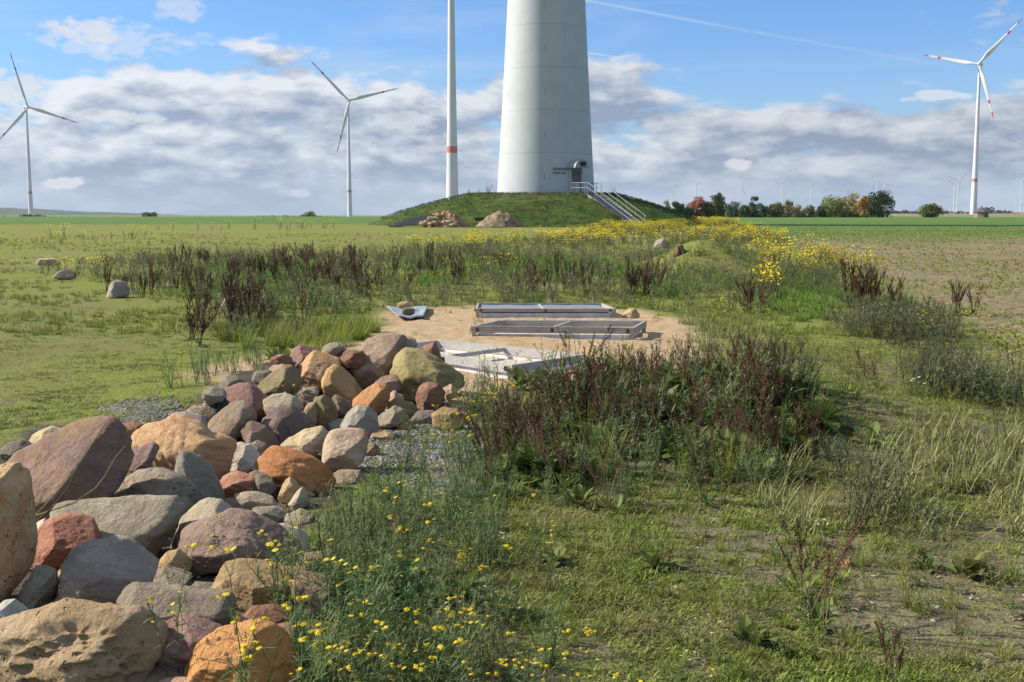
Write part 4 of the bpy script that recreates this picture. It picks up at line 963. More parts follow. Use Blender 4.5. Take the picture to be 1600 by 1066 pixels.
for lay, cnt in ((0, 5), (1, 4), (2, 3), (3, 2)):
    for j in range(cnt):
        o = link('timber_beam', None) if False else None
        mb = MB(); L = 4.4-.3*lay; mb.box(-L/2, L/2, -.13, .13, -.09, .09); o = mb.build('timber_beam', wd)
        o.location = (at(652+lay*7, 350, 96).x+random.uniform(-.2, .2), 95.0+j*.32+lay*.25, .70+.22+lay*.2); o.rotation_euler = (0, R(-8+random.uniform(-1.5, 1.5)), R(random.uniform(-2, 2)))
        tag(o, ('old grey beam in the %s layer of the timber stack left of the rubble heap' % ['bottom', 'second', 'third', 'top'][lay]), 'beam', 'stack of old beams')
p = at(750, 348, 97); mb = MB(); mb.box(-.42, .42, -.3, .3, 0, .62); mb.box(-.45, .45, -.33, .33, .62, .68); o = mb.build('green_box', plain('dark_green_plastic', (.03, .05, .035), .5)); o.location = (p.x, 97.3, .7); tag(o, 'dark green box half behind the sand heap', 'box')
# brick hut
def hut():
    P = at(1533, 336, 430); z0 = at(1533, 339.5, 430).z-.3; e = empty('brick_hut', (P.x, 430, z0), R(18)); tag(e, 'small brown brick hut with a dark pyramid roof below the right turbine', 'hut')
    mb = MB(); k = 8; r = 2.75; V = [(r*math.cos(R(22.5+45*j)), r*math.sin(R(22.5+45*j)), z) for z in (0, 2.3) for j in range(k)]
    mb.add(V, [(j, (j+1) % k, k+(j+1) % k, k+j) for j in range(k)]); mb.build('wall', plain('brown_brick', (.26, .19, .14), .9, nscale=4), e)
    mb = MB(); rr = 3.3; V = [(rr*math.cos(R(22.5+45*j)), rr*math.sin(R(22.5+45*j)), 2.2) for j in range(k)]+[(.35*math.cos(R(22.5+45*j)), .35*math.sin(R(22.5+45*j)), 4.0) for j in range(k)]+[(0, 0, 4.05)]
    mb.add(V, [(j, (j+1) % k, k+(j+1) % k, k+j) for j in range(k)], [(k+j, k+(j+1) % k, 2*k) for j in range(k)]+[(0, (j+1) % k, j) for j in range(k)]); mb.build('roof', plain('dark_slate', (.10, .10, .11), .7, nscale=3), e)
    mb = MB(); mb.tube([(0, 0, 3.9), (0, 0, 4.5)], [.3, .12]); mb.build('finial', plain('dark_slate_tip', (.09, .09, .10), .7), e)
    mb = MB(); mb.box(-.5, .5, -2.62, -2.5, .1, 2.0); mb.build('door', plain('hut_door', (.08, .06, .05), .7), e)
hut()
# ------------------------------------------------------------------ trees along the horizon
def treemat(name, c0, c1): return leafmat(name, c0, c1, None, transl=.2, rough=.8, spec=.1)
BARK = plain('bark', (.12, .10, .08), .9, .1, var=.2, nscale=2)
TREES = [ # u, top v, width px, leaf colours, crown style, label
 (1043, 311, 9, (.30,.28,.12), (.42,.38,.20), 'thin', 'slim pale yellow tree at the right foot of the mound'),
 (1058, 315, 19, (.05,.09,.03), (.12,.16,.06), 'round', 'small dark green tree just right of the slim pale yellow one'),
 (1074, 325, 14, (.03,.055,.02), (.06,.10,.035), 'round', 'low dark bush left of the orange-red tree'),
 (1088, 309, 24, (.30,.10,.05), (.48,.20,.10), 'round', 'orange-red autumn tree in the row behind the field'),
 (1106, 313, 22, (.06,.08,.025), (.14,.16,.06), 'round', 'olive shrub-like tree between the orange-red and the tallest tree'),
 (1122, 297, 25, (.05,.085,.02), (.18,.21,.06), 'tall', 'tallest tree of the row, green with yellowish left side'),
 (1144, 312, 24, (.08,.11,.06), (.18,.21,.13), 'loose', 'loose grey-green tree right of the tallest tree'),
 (1163, 322, 14, (.06,.10,.03), (.14,.20,.08), 'round', 'low green tree between the grey-green tree and the pointed one'),
 (1177, 308, 19, (.06,.11,.035), (.15,.22,.10), 'tall', 'pointed green tree in the middle of the row'),
 (1191, 320, 18, (.06,.11,.05), (.13,.20,.11), 'round', 'bluish green round tree right of the pointed one'),
 (1213, 319, 22, (.13,.13,.04), (.28,.26,.10), 'round', 'yellow-green tree left of the tallest distant turbine'),
 (1231, 316, 20, (.15,.14,.05), (.33,.28,.12), 'loose', 'straw-yellow tree right of the tallest distant turbine'),
 (1248, 322, 20, (.10,.09,.04), (.22,.19,.09), 'round', 'brownish olive low tree in the row'),
 (1266, 322, 15, (.10,.09,.05), (.24,.21,.11), 'loose', 'thin brownish tree left of the wide yellow-green one'),
 (1283, 322, 15, (.05,.07,.03), (.12,.14,.06), 'round', 'small dark tree against the left side of the wide yellow-green tree'),
 (1303, 312, 42, (.11,.14,.035), (.25,.28,.08), 'wide', 'wide yellow-green round tree left of the tall golden one'),
 (1330, 300, 27, (.24,.20,.06), (.42,.34,.13), 'loose', 'tall sparse golden tree between the wide green and the dark tree'),
 (1349, 306, 16, (.42,.20,.05), (.60,.32,.08), 'round', 'bright orange tree peeking over the left shoulder of the dark tree'),
 (1371, 304, 48, (.022,.045,.012), (.085,.115,.035), 'wide', 'big round dark green tree at the right end of the row'),
 (1453, 320, 28, (.09,.12,.035), (.22,.25,.09), 'wide', 'lone round yellow-green tree in front of the far fields')]
def make_tree(u, vt, w, c0, c1, style, lab, Y=405, seed=0):
    rs = np.random.RandomState(500+seed+int(u)); x = at(u, 338, Y).x; zb = float(gbase(x, Y))-.15; H = (at(u, vt, Y).z-zb)*1.10; Wd = w/F*Y*1.08
    e = empty('tree', (x, Y, zb)); tag(e, lab, 'tree', 'trees behind the field'); 
    mb = MB(); r0 = .10+.012*H; mb.tube([(0, 0, -.3), (.1, 0, H*.3), (.05, .1, H*.6), (0, 0, H*.9)], [r0, r0*.75, r0*.45, .04], 7)
    for j in range(9):
        a = rs.rand()*6.28; z0 = H*rs.uniform(.12, .6); L = Wd*.42
        mb.tube([(0, 0, z0), (math.cos(a)*L*.5, math.sin(a)*L*.5, z0+L*.5), (math.cos(a)*L, math.sin(a)*L, z0+L*.8)], [r0*.4, r0*.25, .03], 5)
    mb.build('trunk', BARK, e, True)
    nb = {'thin': 12, 'round': 22, 'tall': 30, 'loose': 26, 'wide': 46}[style]; C = []; 
    while len(C) < nb:
        p = rs.uniform(-1, 1, 3)
        if (p**2).sum() > 1: continue
        taper = 1-.35*max(0, p[2]) if style in ('tall',) else 1
        cz = H*.49+p[2]*H*.44; cx = p[0]*Wd*.47*taper; cy = p[1]*Wd*.47*taper
        C.append((cx, cy, cz, (.11+.13*rs.rand())*Wd+.22, .5+.5*p[2]))
    V = []; TI = []; lf = {'thin': 50, 'round': 75, 'tall': 85, 'loose': 45, 'wide': 95}[style]
    for cx, cy, cz, r, tz in C:
        d = rs.randn(lf, 3); d /= np.linalg.norm(d, axis=1)[:, None]; q = d*r*(rs.rand(lf, 1)**.35)*np.array([1, 1, .85])+[cx, cy, cz]
        q[:, 2] = np.maximum(q[:, 2], .1)
        a = rs.randn(lf, 3); a /= np.linalg.norm(a, axis=1)[:, None]; b = np.cross(a, rs.randn(lf, 3)); b /= np.linalg.norm(b, axis=1)[:, None]
        s = rs.uniform(.16, .40, (lf, 1))
        V.append(np.stack([q-a*s, q-b*s*.7, q+a*s, q+b*s*.7], 1).reshape(-1, 3)); TI.append(np.repeat(np.clip(rs.rand()*.5+rs.rand(lf)*.5, 0, 1), 4))
    V = np.concatenate(V); Q = np.arange(len(V)).reshape(-1, 4)
    link('crown', npmesh('crown', V, Q, [treemat('leaves_%d' % int(u), c0, c1)], None, np.concatenate(TI), False), e)
    return e
for i, t in enumerate(TREES): make_tree(*t, Y=400+random.uniform(-6, 12)+(8 if t[5] == 'loose' else 0), seed=i)
for u, vt, w, lab in [(229, 334.5, 14, 'tiny pale bush on the left horizon, left of the other'), (240, 333.5, 9, 'tiny pale bush on the left horizon, right of the other'), (484, 333, 17, 'tiny bush on the horizon left of the middle turbine'),
                      (716, 306, 7, 'small shrub growing on the left shoulder of the mound')][:3]:
    make_tree(u, vt, w, (.26, .27, .16), (.42, .42, .26), 'loose', lab, 410, 3)
# far woods and hill on the horizon
def far_wood(name, spans, c0, c1, kind='stuff'):
    V = []; TI = []; rs = np.random.RandomState(77)
    for u0, u1, vt, Y, n in spans:
        x0 = at(u0, 330, Y).x; x1 = at(u1, 330, Y).x
        for _ in range(n):
            x = rs.uniform(x0, x1); y = Y+rs.uniform(0, 60); zb = float(gbase(x, y)); h = (at(700, vt, Y).z-zb)*rs.uniform(.45, 1)*(.6+.4*math.sin(math.pi*(x-x0)/(x1-x0))); r = h*rs.uniform(.4, .7)
            m = 40; d = rs.randn(m, 3); d /= np.linalg.norm(d, axis=1)[:, None]; q = d*[r, r, h*.5]+[x, y, zb+h*.5]
            a = rs.randn(m, 3); a /= np.linalg.norm(a, axis=1)[:, None]; b = np.cross(a, rs.randn(m, 3)); b /= np.linalg.norm(b, axis=1)[:, None]; s = h*.16
            V.append(np.stack([q-a*s, q-b*s, q+a*s, q+b*s], 1).reshape(-1, 3)); TI.append(np.repeat(rs.rand(m), 4))
    V = np.concatenate(V); o = link(name, npmesh(name, V, np.arange(len(V)).reshape(-1, 4), [treemat(name+'_leaves', c0, c1)], None, np.concatenate(TI), False)); return tag(o, 'distant woodland along the horizon', 'woodland', kind=kind)
far_wood('hedge_undergrowth', [(1066, 1290, 327, 411, 190), (1290, 1395, 325, 411, 80), (1050, 1075, 326, 411, 20)], (.06, .07, .025), (.17, .17, .07))
bpy.data.objects['hedge_undergrowth']['label'] = 'bushy undergrowth between the trees behind the field'
far_wood('far_woodland', [(1392, 1440, 327.5, 1500, 60), (1462, 1520, 328.5, 1500, 45), (1535, 1600, 328, 1600, 60), (1395, 1605, 331, 1300, 120), (1545, 1562, 324, 1500, 14), (0, 48, 334.5, 1300, 40), (390, 500, 335.4, 1200, 30)], (.04, .055, .03), (.10, .12, .06))
def far_hill():
    V = []; n = 80; 
    for j, (dy, k) in enumerate([(0, 0), (250, .55), (600, .9), (1000, 1), (1800, .7), (2600, 0)]):
        for i in range(n+1):
            x = -3300+i*(2050/n); t = i/n; prof = (1-sstep(.15, 1, t))*(1+.12*math.sin(i*.3)); y = 5200+dy
            V.append((x, y, gbase(x, 5200)-4+float(prof)*52*k*(1+.05*math.sin(i*.9))))
    Q = [(j*(n+1)+i, j*(n+1)+i+1, (j+1)*(n+1)+i+1, (j+1)*(n+1)+i) for j in range(5) for i in range(n)]
    o = link('hill', npmesh('hill', V, np.array(Q), [plain('hill_forest', (.06, .09, .05), .95, .1, var=.3, nscale=.01, bump=0)])); tag(o, kind='structure')
far_hill()
# ------------------------------------------------------------------ plant prototypes
U = random.uniform
def rdir(el0, el1):
    a = U(0, 6.283); e = R(U(el0, el1)); return Vector((math.cos(a)*math.cos(e), math.sin(a)*math.cos(e), math.sin(e)))
def petals(mb, c, nrm, r, n, m_p, m_c, tint, droop=0):
    nrm = Vector(nrm).normalized(); a = nrm.orthogonal().normalized(); b = nrm.cross(a); k0 = U(0, 6.28)
    for j in range(n):
        t = k0+6.283*j/n+U(-.1, .1); d = a*math.cos(t)+b*math.sin(t); s = nrm.cross(d); rr = r*U(.85, 1.1)
        mb.add([c+d*r*.2-s*r*.07, c+d*r*.2+s*r*.07, c+d*rr*.75+s*r*.16-nrm*droop*r*.4, c+d*rr-nrm*droop*r*.6, c+d*rr*.75-s*r*.16-nrm*droop*r*.4], [(0, 1, 2, 4)], [(4, 2, 3)], m_p, tint)
    V = [c+nrm*r*.14]+[c+(a*math.cos(6.283*j/6)+b*math.sin(6.283*j/6))*r*.34+nrm*r*.02 for j in range(6)]
    mb.add(V, T=[(0, 1+j, 1+(j+1) % 6) for j in range(6)], m=m_c, tint=tint)
def curve_pts(p, d, L, n, bend=0.0, wob=.1):
    P = [Vector(p)]; d = Vector(d).normalized(); side = Vector((U(-1, 1), U(-1, 1), 0))*wob
    for i in range(n):
        d = (d+side/n+Vector((0, 0, bend/n))).normalized(); P.append(P[-1]+d*(L/n))
    return P
def dock_stalk(mb, p, H, dens=1.0, fs=1.0):
    d = Vector((U(-.28, .28), U(-.28, .28), 1)); P = curve_pts(p, d, H, 6, U(-.25, .05), .45); tt = U(.0, 1.0)
    mb.tube(P, [.0045*fs]*3+[.0035*fs]*2+[.002*fs]*2, 4, 1, False, tt)
    runs = [(P[3:], .016)]
    for j in range(random.randint(4, 8)):
        i = random.randint(2, 5); dd = (P[min(i+1, 6)]-P[i]).normalized()+Vector((U(-1, 1), U(-1, 1), 0)).normalized()*U(.3, .6)
        B = curve_pts(P[i], dd, H*U(.15, .34), 3, .5); mb.tube(B, .0018*fs, 3, 1, False, tt); runs.append((B, .013))
    for B, rad in runs:
        L = sum((B[i+1]-B[i]).length for i in range(len(B)-1)); n = int(L*300*dens)
        for _ in range(n):
            f = random.random()*(len(B)-1.001); i = int(f); q = B[i].lerp(B[i+1], f-i)+Vector((U(-1, 1), U(-1, 1), U(-1, 1)))*rad*(1.1-.6*f/(len(B)-1))
            a = rdir(-60, 60); b = a.orthogonal().normalized(); s = U(.0035, .007)*fs
            mb.add([q-a*s, q-b*s, q+a*s, q+b*s], [(0, 1, 2, 3)], m=0, tint=min(1, max(0, tt+U(-.4, .4))))
def broad_leaves(mb, n, L0, L1, m=2, el=(15, 65), w=.25, base=.03):
    for _ in range(n):
        d = rdir(*el); L = U(L0, L1); p = Vector((U(-base, base), U(-base, base), 0)); q = p+d*L*.3
        mb.tube([p, q], .003, 3, m, False, .6); mb.leaf(q, d, L, L*w, U(.4, 1.2), 5, m, U(0, 1), .25)
def proto_dock(stalks=3, leaves=6, H=.8, dens=1., fs=1.):
    mb = MB()
    for _ in range(stalks): dock_stalk(mb, (U(-.07, .07), U(-.07, .07), 0), H*U(.75, 1.12), dens, fs)
    if leaves: broad_leaves(mb, leaves, .10, .26)
    return mb
def ragwort(mb, n=7, H=.5, flowers=True, head=.011, petn=11, ml=0, mf=1, mc=2, leafn=16, lw=.0028):
    for _ in range(n):
        d = rdir(50, 88); L = H*U(.6, 1.05); P = curve_pts((U(-.05, .05), U(-.05, .05), 0), d, L, 5, .5, .4); t = U(.2, .8)
        mb.tube(P, [.003, .0027, .0024, .002, .0017, .0013], 4, ml, False, t)
        for j in range(leafn):
            f = U(.1, 4.9); i = int(f); q = P[i].lerp(P[i+1], f-i); mb.leaf(q, rdir(0, 60), U(.03, .075), lw, U(-.2, .8), 3, ml, U(0, 1))
        for b in range(random.randint(1, 3)):
            i = random.randint(3, 5); q = P[i]; B = curve_pts(q, rdir(45, 80), U(.05, .13), 2, .4); mb.tube(B, .0013, 3, ml, False, t)
            for j in range(4): mb.leaf(B[0].lerp(B[2], U(0, 1)), rdir(10, 60), U(.02, .045), lw*.8, .3, 2, ml, U(0, 1))
            if flowers:
                for k in range(random.randint(1, 4)):
                    c = B[-1]+Vector((U(-.022, .022), U(-.022, .022), U(0, .018))); mb.tube([B[-1]-Vector((0, 0, .015)), c], .0009, 3, ml, False, t); petals(mb, c, Vector((U(-.5, .5), U(-.5, .5), 1)), head*U(.8, 1.15), petn, mf, mc, U(0, 1), .3)
            else:
                for k in range(3):
                    c = B[-1]+Vector((U(-.015, .015), U(-.015, .015), U(0, .015))); a = Vector((.004, 0, 0)); mb.add([c-a, c+Vector((0, .004, 0)), c+a, c+Vector((0, 0, .009))], [(0, 1, 2, 3)], m=ml, tint=.9)
def grass_clump(mb, n, H, w=.0022, m=0, el=(45, 88), spread=.05, bend=.9):
    for _ in range(n):
        mb.leaf((U(-spread, spread), U(-spread, spread), 0), rdir(*el), H*U(.5, 1.1), w*U(.7, 1.4), U(.2, 1.3)*bend, 4, m, U(0, 1), 0, 'blade')
def weed(mb, H=.5, n=9, lf=30, lw=.007, m=0, mst=0):
    for _ in range(n):
        P = curve_pts((U(-.08, .08), U(-.08, .08), 0), rdir(55, 88), H*U(.6, 1.1), 4, .2, .4); mb.tube(P, [.003, .0026, .0022, .0016, .001], 3, mst, False, .3)
        for j in range(lf):
            f = U(.3, 3.95); i = int(f); mb.leaf(P[i].lerp(P[i+1], f-i), rdir(-10, 70), U(.025, .07), lw*U(.5, 1.2), U(0, .8), 2, m, U(0, 1))
def daisy(mb, n=6, H=.3, head=.014):
    for _ in range(n):
        P = curve_pts((U(-.05, .05), U(-.05, .05), 0), rdir(50, 85), H*U(.6, 1.1), 3, .4, .4); mb.tube(P, .0014, 3, 0, False, .5); petals(mb, P[-1], Vector((U(-.6, .6), U(-.6, .3), 1)), head*U(.8, 1.1), 12, 1, 2, U(0, 1), .4)
        for j in range(14): mb.leaf(P[0].lerp(P[-1], U(.05, .8)), rdir(0, 70), U(.02, .05), .0016, .4, 2, 0, U(0, 1))
def rand_in(poly, n, edge=0):
    P = wpoly(poly) if not isinstance(poly, np.ndarray) else poly; lo = P.min(0); hi = P.max(0); X = []; 
    while sum(len(a) for a in X) < n:
        q = lo+RS.rand(n*4, 2)*(hi-lo); X.append(q[inpoly(P, q[:, 0], q[:, 1])])
    return np.concatenate(X)[:n]
def vis_filter(x, y): return np.abs(x) < (y*.47+.3)
def put(me_parts, name, lab, cat, grp, x, y, s, rz=None, z=0):
    """me_parts: list of (part name, mesh), or one mesh"""
    rz = U(0, 6.28) if rz is None else rz; zz = float(gh(x, y))+z
    if isinstance(me_parts, list):
        o = empty(name, (x, y, zz), rz)
        for pn, me in me_parts: link(pn, me, o)
    else: o = link(name, me_parts); o.location = (x, y, zz); o.rotation_euler = (0, 0, rz)
    o.scale = (s, s, s*U(.9, 1.1)); return tag(o, lab, cat, grp)
# --- dock plants
NEARDOCK = []
for k in range(6):
    parts = []
    for j in range(random.randint(3, 4)):
        mb = MB(); dock_stalk(mb, (U(-.09, .09), U(-.09, .09), 0), .8*U(.75, 1.15), 1.15); parts.append(('seed_stalk', mb.mesh('seed_stalk', [M['dock'], M['dead']])))
    mb = MB(); broad_leaves(mb, 7, .10, .24, 0); parts.append(('basal_leaves', mb.mesh('basal_leaves', [M['leaf']]))); NEARDOCK.append(parts)
FARDOCK = [proto_dock(5, 4, .85, .55, 1.7).mesh('dock_plant', [M['dock'], M['dead'], M['leaf']]) for _ in range(5)]
def density_pick(pts, n, scale=.8, thr=0.0, seed=5):
    d = fbm(pts[:, 0]*scale, pts[:, 1]*scale, o=3, s=seed)+RS.rand(len(pts))*.35; return pts[np.argsort(-d)[:n]]
# the foreground thicket, right of the pile
A1 = [(760, 700), (850, 690), (860, 640), (930, 615), (1130, 615), (1260, 640), (1290, 700), (1260, 760), (1150, 770), (1000, 745), (860, 770), (770, 760)]
for x, y in density_pick(rand_in(A1, 220), 150, 1.3): 
    put(random.choice(NEARDOCK), 'dock_plant', 'rust-brown dried dock plant in the dark thicket in front of the wooden frames', 'dock plant', 'dock plants of the foreground thicket', x, y, U(.42, .76)*(.70 if y > 9 else .9 if y > 8 else .8))
for u, v, H, lab in [(1275, 985, .48, 'thin dark dried dock standing alone in the lower right grass'), (1245, 935, .40, 'leaning dark dock stalk just left of the lone dock at lower right'), (1036, 895, .17, 'short thick dock stump with fresh leaves in the bare patch'), (960, 800, .45, 'wispy dark dock at the front edge of the thicket'),
                     (770, 772, .55, 'dark dock stalk beside the gravel patch'), (1400, 1075, .26, 'dark dock tops at the bottom edge of the picture, right of centre'), (1370, 640, .5, 'brown dock in the weeds right of the thicket'), (1105, 790, .4, 'thin brown dock at the right front of the thicket')]:
    p = ground_pt(u, v); put(random.choice(NEARDOCK), 'dock_plant', lab, 'dock plant', None, p.x, p.y, H/.85)
A2 = [(195, 470), (300, 478), (345, 540), (470, 548), (560, 520), (590, 492), (740, 480), (960, 478), (960, 425), (900, 402), (600, 402), (400, 402), (230, 425)]
AF = [(235, 450, 14), (300, 460, 12), (350, 505, 9), (375, 520, 9), (400, 440, 16), (520, 440, 12), (575, 455, 12), (520, 415, 12), (575, 408, 7), (660, 425, 8), (760, 420, 8), (895, 445, 8), (850, 455, 8), (470, 450, 8), (420, 490, 8), (700, 440, 6), (450, 415, 8), (340, 420, 8)]
for u, v, n in AF:
    c = ground_pt(u, v)
    for _ in range(max(3, int(n*1.0))):
        x = c.x+random.gauss(0, .034*c.y*.5); y = c.y+random.gauss(0, 1.1); put(random.choice(FARDOCK), 'dock_plant', 'dark brown dock plant in the long thicket between lawn and sand', 'dock plant', 'dock plants of the long middle thicket', x, y, U(.38, .82))
for u, v, n, lab in [(1000, 462, 9, 'dark red dock clump standing right of the farthest frame'), (1352, 482, 10, 'brown dock clump by the field with white daisies at its foot'), (1478, 492, 3, 'thin brown dock leaning at the field edge'), (1180, 490, 4, 'dry brown dock right of the sand')]:
    c = ground_pt(u, v)
    for _ in range(n): put(random.choice(FARDOCK), 'dock_plant', lab, 'dock plant', 'dock plants right of the sand', c.x+random.gauss(0, .18), c.y+random.gauss(0, .3), U(.6, .9))
# --- broad green leaf clumps
LEAFY = []
for k in range(4): mb = MB(); broad_leaves(mb, 16, .10, .22, 0, (15, 75), .28, .06); LEAFY.append(mb.mesh('leafy_clump', [M['leaf']]))
for u, v, s, lab in [(810, 610, 1.1, 'bright green broad-leaved clump in front of the nearest frame'), (845, 600, 1.0, 'broad-leaved clump right of the pile behind the ragwort'), (440, 580, 1.1, 'bright green broad-leaved plant behind the pile beside the sand'), (850, 745, 1.0, 'broad green leaves at the left front of the thicket'),
    (930, 700, 1.0, 'dark broad leaves in the middle of the thicket'), (1010, 690, .9, 'broad leaves low in the thicket below the brown docks'), (1085, 700, 1.0, 'broad leaves right of the middle of the thicket'), (1190, 640, 1.1, 'bright broad leaves behind the right end of the thicket'), (965, 610, 1.2, 'broad leaves standing behind the brown docks'),
    (1360, 705, .8, 'broad-leaved plant in the grass right of the thicket'), (640, 965, .95, 'grey-green pointed leaves among the ragwort at the bottom'), (710, 960, .9, 'large upright leaf clump among ragwort stems'), (1175, 1010, .55, 'yellowing broad-leaved plant near the bottom right of the centre'), (1510, 905, .6, 'broad curling leaves on bare ground at the lower right'),
    (1280, 985, .5, 'broad leaves at the foot of the lone dark dock'), (870, 880, .45, 'small broad-leaved plant in the bare patch'), (1030, 890, .5, 'fresh broad leaves around the dock stump'), (1450, 890, .4, 'small flat green plant left of the curling leaves'), (900, 790, .6, 'pale broad leaves flopping at the front of the thicket'),
    (1450, 610, .9, 'dark leafy plant on the right lawn among daisies'), (1540, 640, .9, 'dark leafy plant at the right edge below the field')]:
    p = ground_pt(u, v); put(random.choice(LEAFY), 'broad_leaved_plant', lab, 'plant', None, p.x, p.y, s)
for x, y in rand_in(A1, 75): put(random.choice(LEAFY), 'broad_leaved_plant', 'green broad-leaved plant low among the brown dock stalks', 'plant', 'broad-leaved plants in the thicket', x, y, U(.7, 1.2))
# --- ragwort with yellow flowers
RAG = []; RAGM = [M['rag'], M['yellow'], M['eye']]
HEADS = []
def petals_rec(mb, c, nrm, r, n, m_p, m_c, tint, droop=0): HEADS.append((Vector(c), Vector(nrm).normalized(), r))
HEADME = []
for k in range(4): mb = MB(); petals(mb, Vector((0, 0, 0)), (0, 0, 1), 1.0, 11, 0, 1, U(.2, .9), U(.1, .5)); HEADME.append(mb.mesh('flower_head', [M['yellow'], M['eye']]))
_pt = petals
for k in range(6):
    HEADS.clear(); petals = petals_rec; mb = MB(); ragwort(mb, 4, .45, True, .0115, 11, 0, 1, 2, 13, .0024); petals = _pt
    RAG.append((mb.mesh('foliage', [M['rag']]), list(HEADS)))
def put_rag(lab, x, y, s, grp=None):
    fol, hs = random.choice(RAG); o = put([('foliage', fol)], 'ragwort', lab, 'ragwort', grp, x, y, s)
    for c, n, r in hs:
        h = link('flower_head', random.choice(HEADME), o); h.location = c; h.rotation_euler = n.to_track_quat('Z', 'Y').to_euler(); h.scale = (r, r, r)
def top_at(u, v, h):
    P = at(u, v, 4.0)
    Y = 4.0
    for _ in range(30):
        P = at(u, v, Y); zt = float(gbase(P.x, Y))+h; d = ray(u, v); Y = .5*Y+.5*max(2.6, (zt-EYE)/d[2]*d[1])
    return P
for u, v, h, s, lab in [(550, 868, .42, 1, 'ragwort with a row of yellow flowers right of the peaked mauve boulder'), (625, 795, .42, 1, 'ragwort with yellow flowers growing above the gravel edge'), (683, 917, .40, .9, 'ragwort with a single big yellow head above the large leaf'), (742, 835, .40, .9, 'ragwort with a small yellow cluster in the green clump'), (650, 832, .4, .9, 'ragwort half way up the green clump'),
    (840, 1010, .30, .8, 'ragwort with many yellow heads at the bottom centre'), (800, 1030, .30, .8, 'ragwort at the bottom edge left of the biggest yellow cluster'), (705, 970, .34, .8, 'ragwort leaning over the white daisy at the bottom'), (660, 985, .34, .8, 'ragwort below the upright leaf'), (630, 1000, .3, .8, 'ragwort between ochre boulder and bottom daisy'), (550, 1012, .32, .8, 'ragwort just right of the ochre boulder'), (545, 970, .36, .9, 'ragwort with fine leaves behind the ochre boulder'),
    (525, 1068, .3, .8, 'ragwort cut by the bottom edge beside the ochre boulder'), (915, 975, .25, .6, 'small ragwort alone in the bare soil'), (1000, 1050, .26, .6, 'small ragwort with two heads at the bottom edge'), (925, 1052, .28, .7, 'ragwort at the bottom edge left of the bottom daisies'), (1120, 1058, .24, .6, 'little ragwort beside the bottom daisy'),
    (405, 885, .50, 1, 'tall ragwort in front of the olive-tan block'), (270, 885, .40, .9, 'ragwort leaning over the wide grey-brown slab'), (440, 820, .4, .9, 'ragwort growing between stones beside the mauve boulder'), (340, 790, .3, .8, 'ragwort in front of the pointed blue-grey slab'), (470, 900, .5, 1, 'ragwort at the foot of the dark stone'), (740, 600, .40, 1, 'ragwort with bright yellow heads right of the mossy olive boulder'), (700, 630, .40, 1, 'ragwort hanging over the flat tan stone'), (775, 610, .42, 1, 'ragwort between the pile and the dock thicket'), (730, 640, .40, 1, 'ragwort low at the right end of the pile'),
    (440, 602, .3, .7, 'ragwort in front of the dark olive ridge boulder'), (235, 604, .3, .7, 'single ragwort on the lawn left of the pile'), (213, 655, .3, .7, 'single ragwort behind the big purple boulder'), (285, 562, .3, .7, 'ragwort at the edge of the left lawn'), (770, 985, .3, .8, 'ragwort between the bottom daisies'), (870, 1040, .28, .7, 'ragwort low at the bottom right of the yellow cluster'), (850, 800, .35, .8, 'ragwort with few flowers left of the bare patch')]:
    P = top_at(u, v, h); put_rag(lab, P.x, P.y, h/.45)
# --- flowerless ragwort/green stems filling the near clump
GREENC = []
for k in range(5): mb = MB(); ragwort(mb, 6, .30, False, leafn=24, lw=.0026); GREENC.append(mb.mesh('green_stem_clump', [M['rag']]))
B1 = [(490, 870), (560, 815), (700, 800), (770, 830), (790, 900), (730, 960), (850, 1010), (900, 1100), (480, 1100), (420, 950)]
for x, y in rand_in(B1, 120): put(random.choice(GREENC), 'green_herb', 'fine-leaved green herb in the mass between the stone pile and the bare patch', 'herb', 'green herbs beside the stone pile', x, y, U(.5, 1.0))
for x, y in rand_in([(690, 680), (740, 640), (850, 640), (840, 690), (760, 700)], 14): put(random.choice(GREENC), 'green_herb', 'fine-leaved green herb under the yellow flowers at the right end of the pile', 'herb', 'green herbs at the end of the pile', x, y, U(.8, 1.2))
for x, y in rand_in([(600, 730), (640, 690), (760, 700), (800, 790), (740, 830), (600, 820)], 26): put(random.choice(GREENC), 'green_herb', 'small green herb on the edge of the grey gravel', 'herb', 'green herbs by the gravel', x, y, U(.5, .8))
for x, y in rand_in([(260, 610), (340, 570), (420, 560), (400, 600), (320, 640), (250, 650)], 16): put(random.choice(GREENC), 'green_herb', 'thin grey-green herb on the sandy slope left behind the pile', 'herb', 'herbs behind the pile', x, y, U(.6, .95))
for x, y in rand_in([(760, 720), (860, 690), (1000, 730), (1200, 740), (1250, 790), (1050, 790), (860, 800), (760, 790)], 40): put(random.choice(GREENC), 'green_herb', 'low green herb along the front edge of the dock thicket', 'herb', 'herbs before the dock thicket', x, y, U(.5, .9))
for x, y in rand_in([(880, 640), (1100, 640), (1240, 660), (1200, 720), (900, 700)], 14): put(random.choice(GREENC), 'green_herb', 'tall green herb mixed among the brown dock stalks', 'herb', 'herbs inside the dock thicket', x, y, U(1.0, 1.7))
for x, y in rand_in([(760, 640), (900, 620), (1100, 630), (900, 660), (780, 680)], 5): put_rag('yellow ragwort at the back left of the dock thicket', x, y, U(.9, 1.2), 'ragwort among the docks')
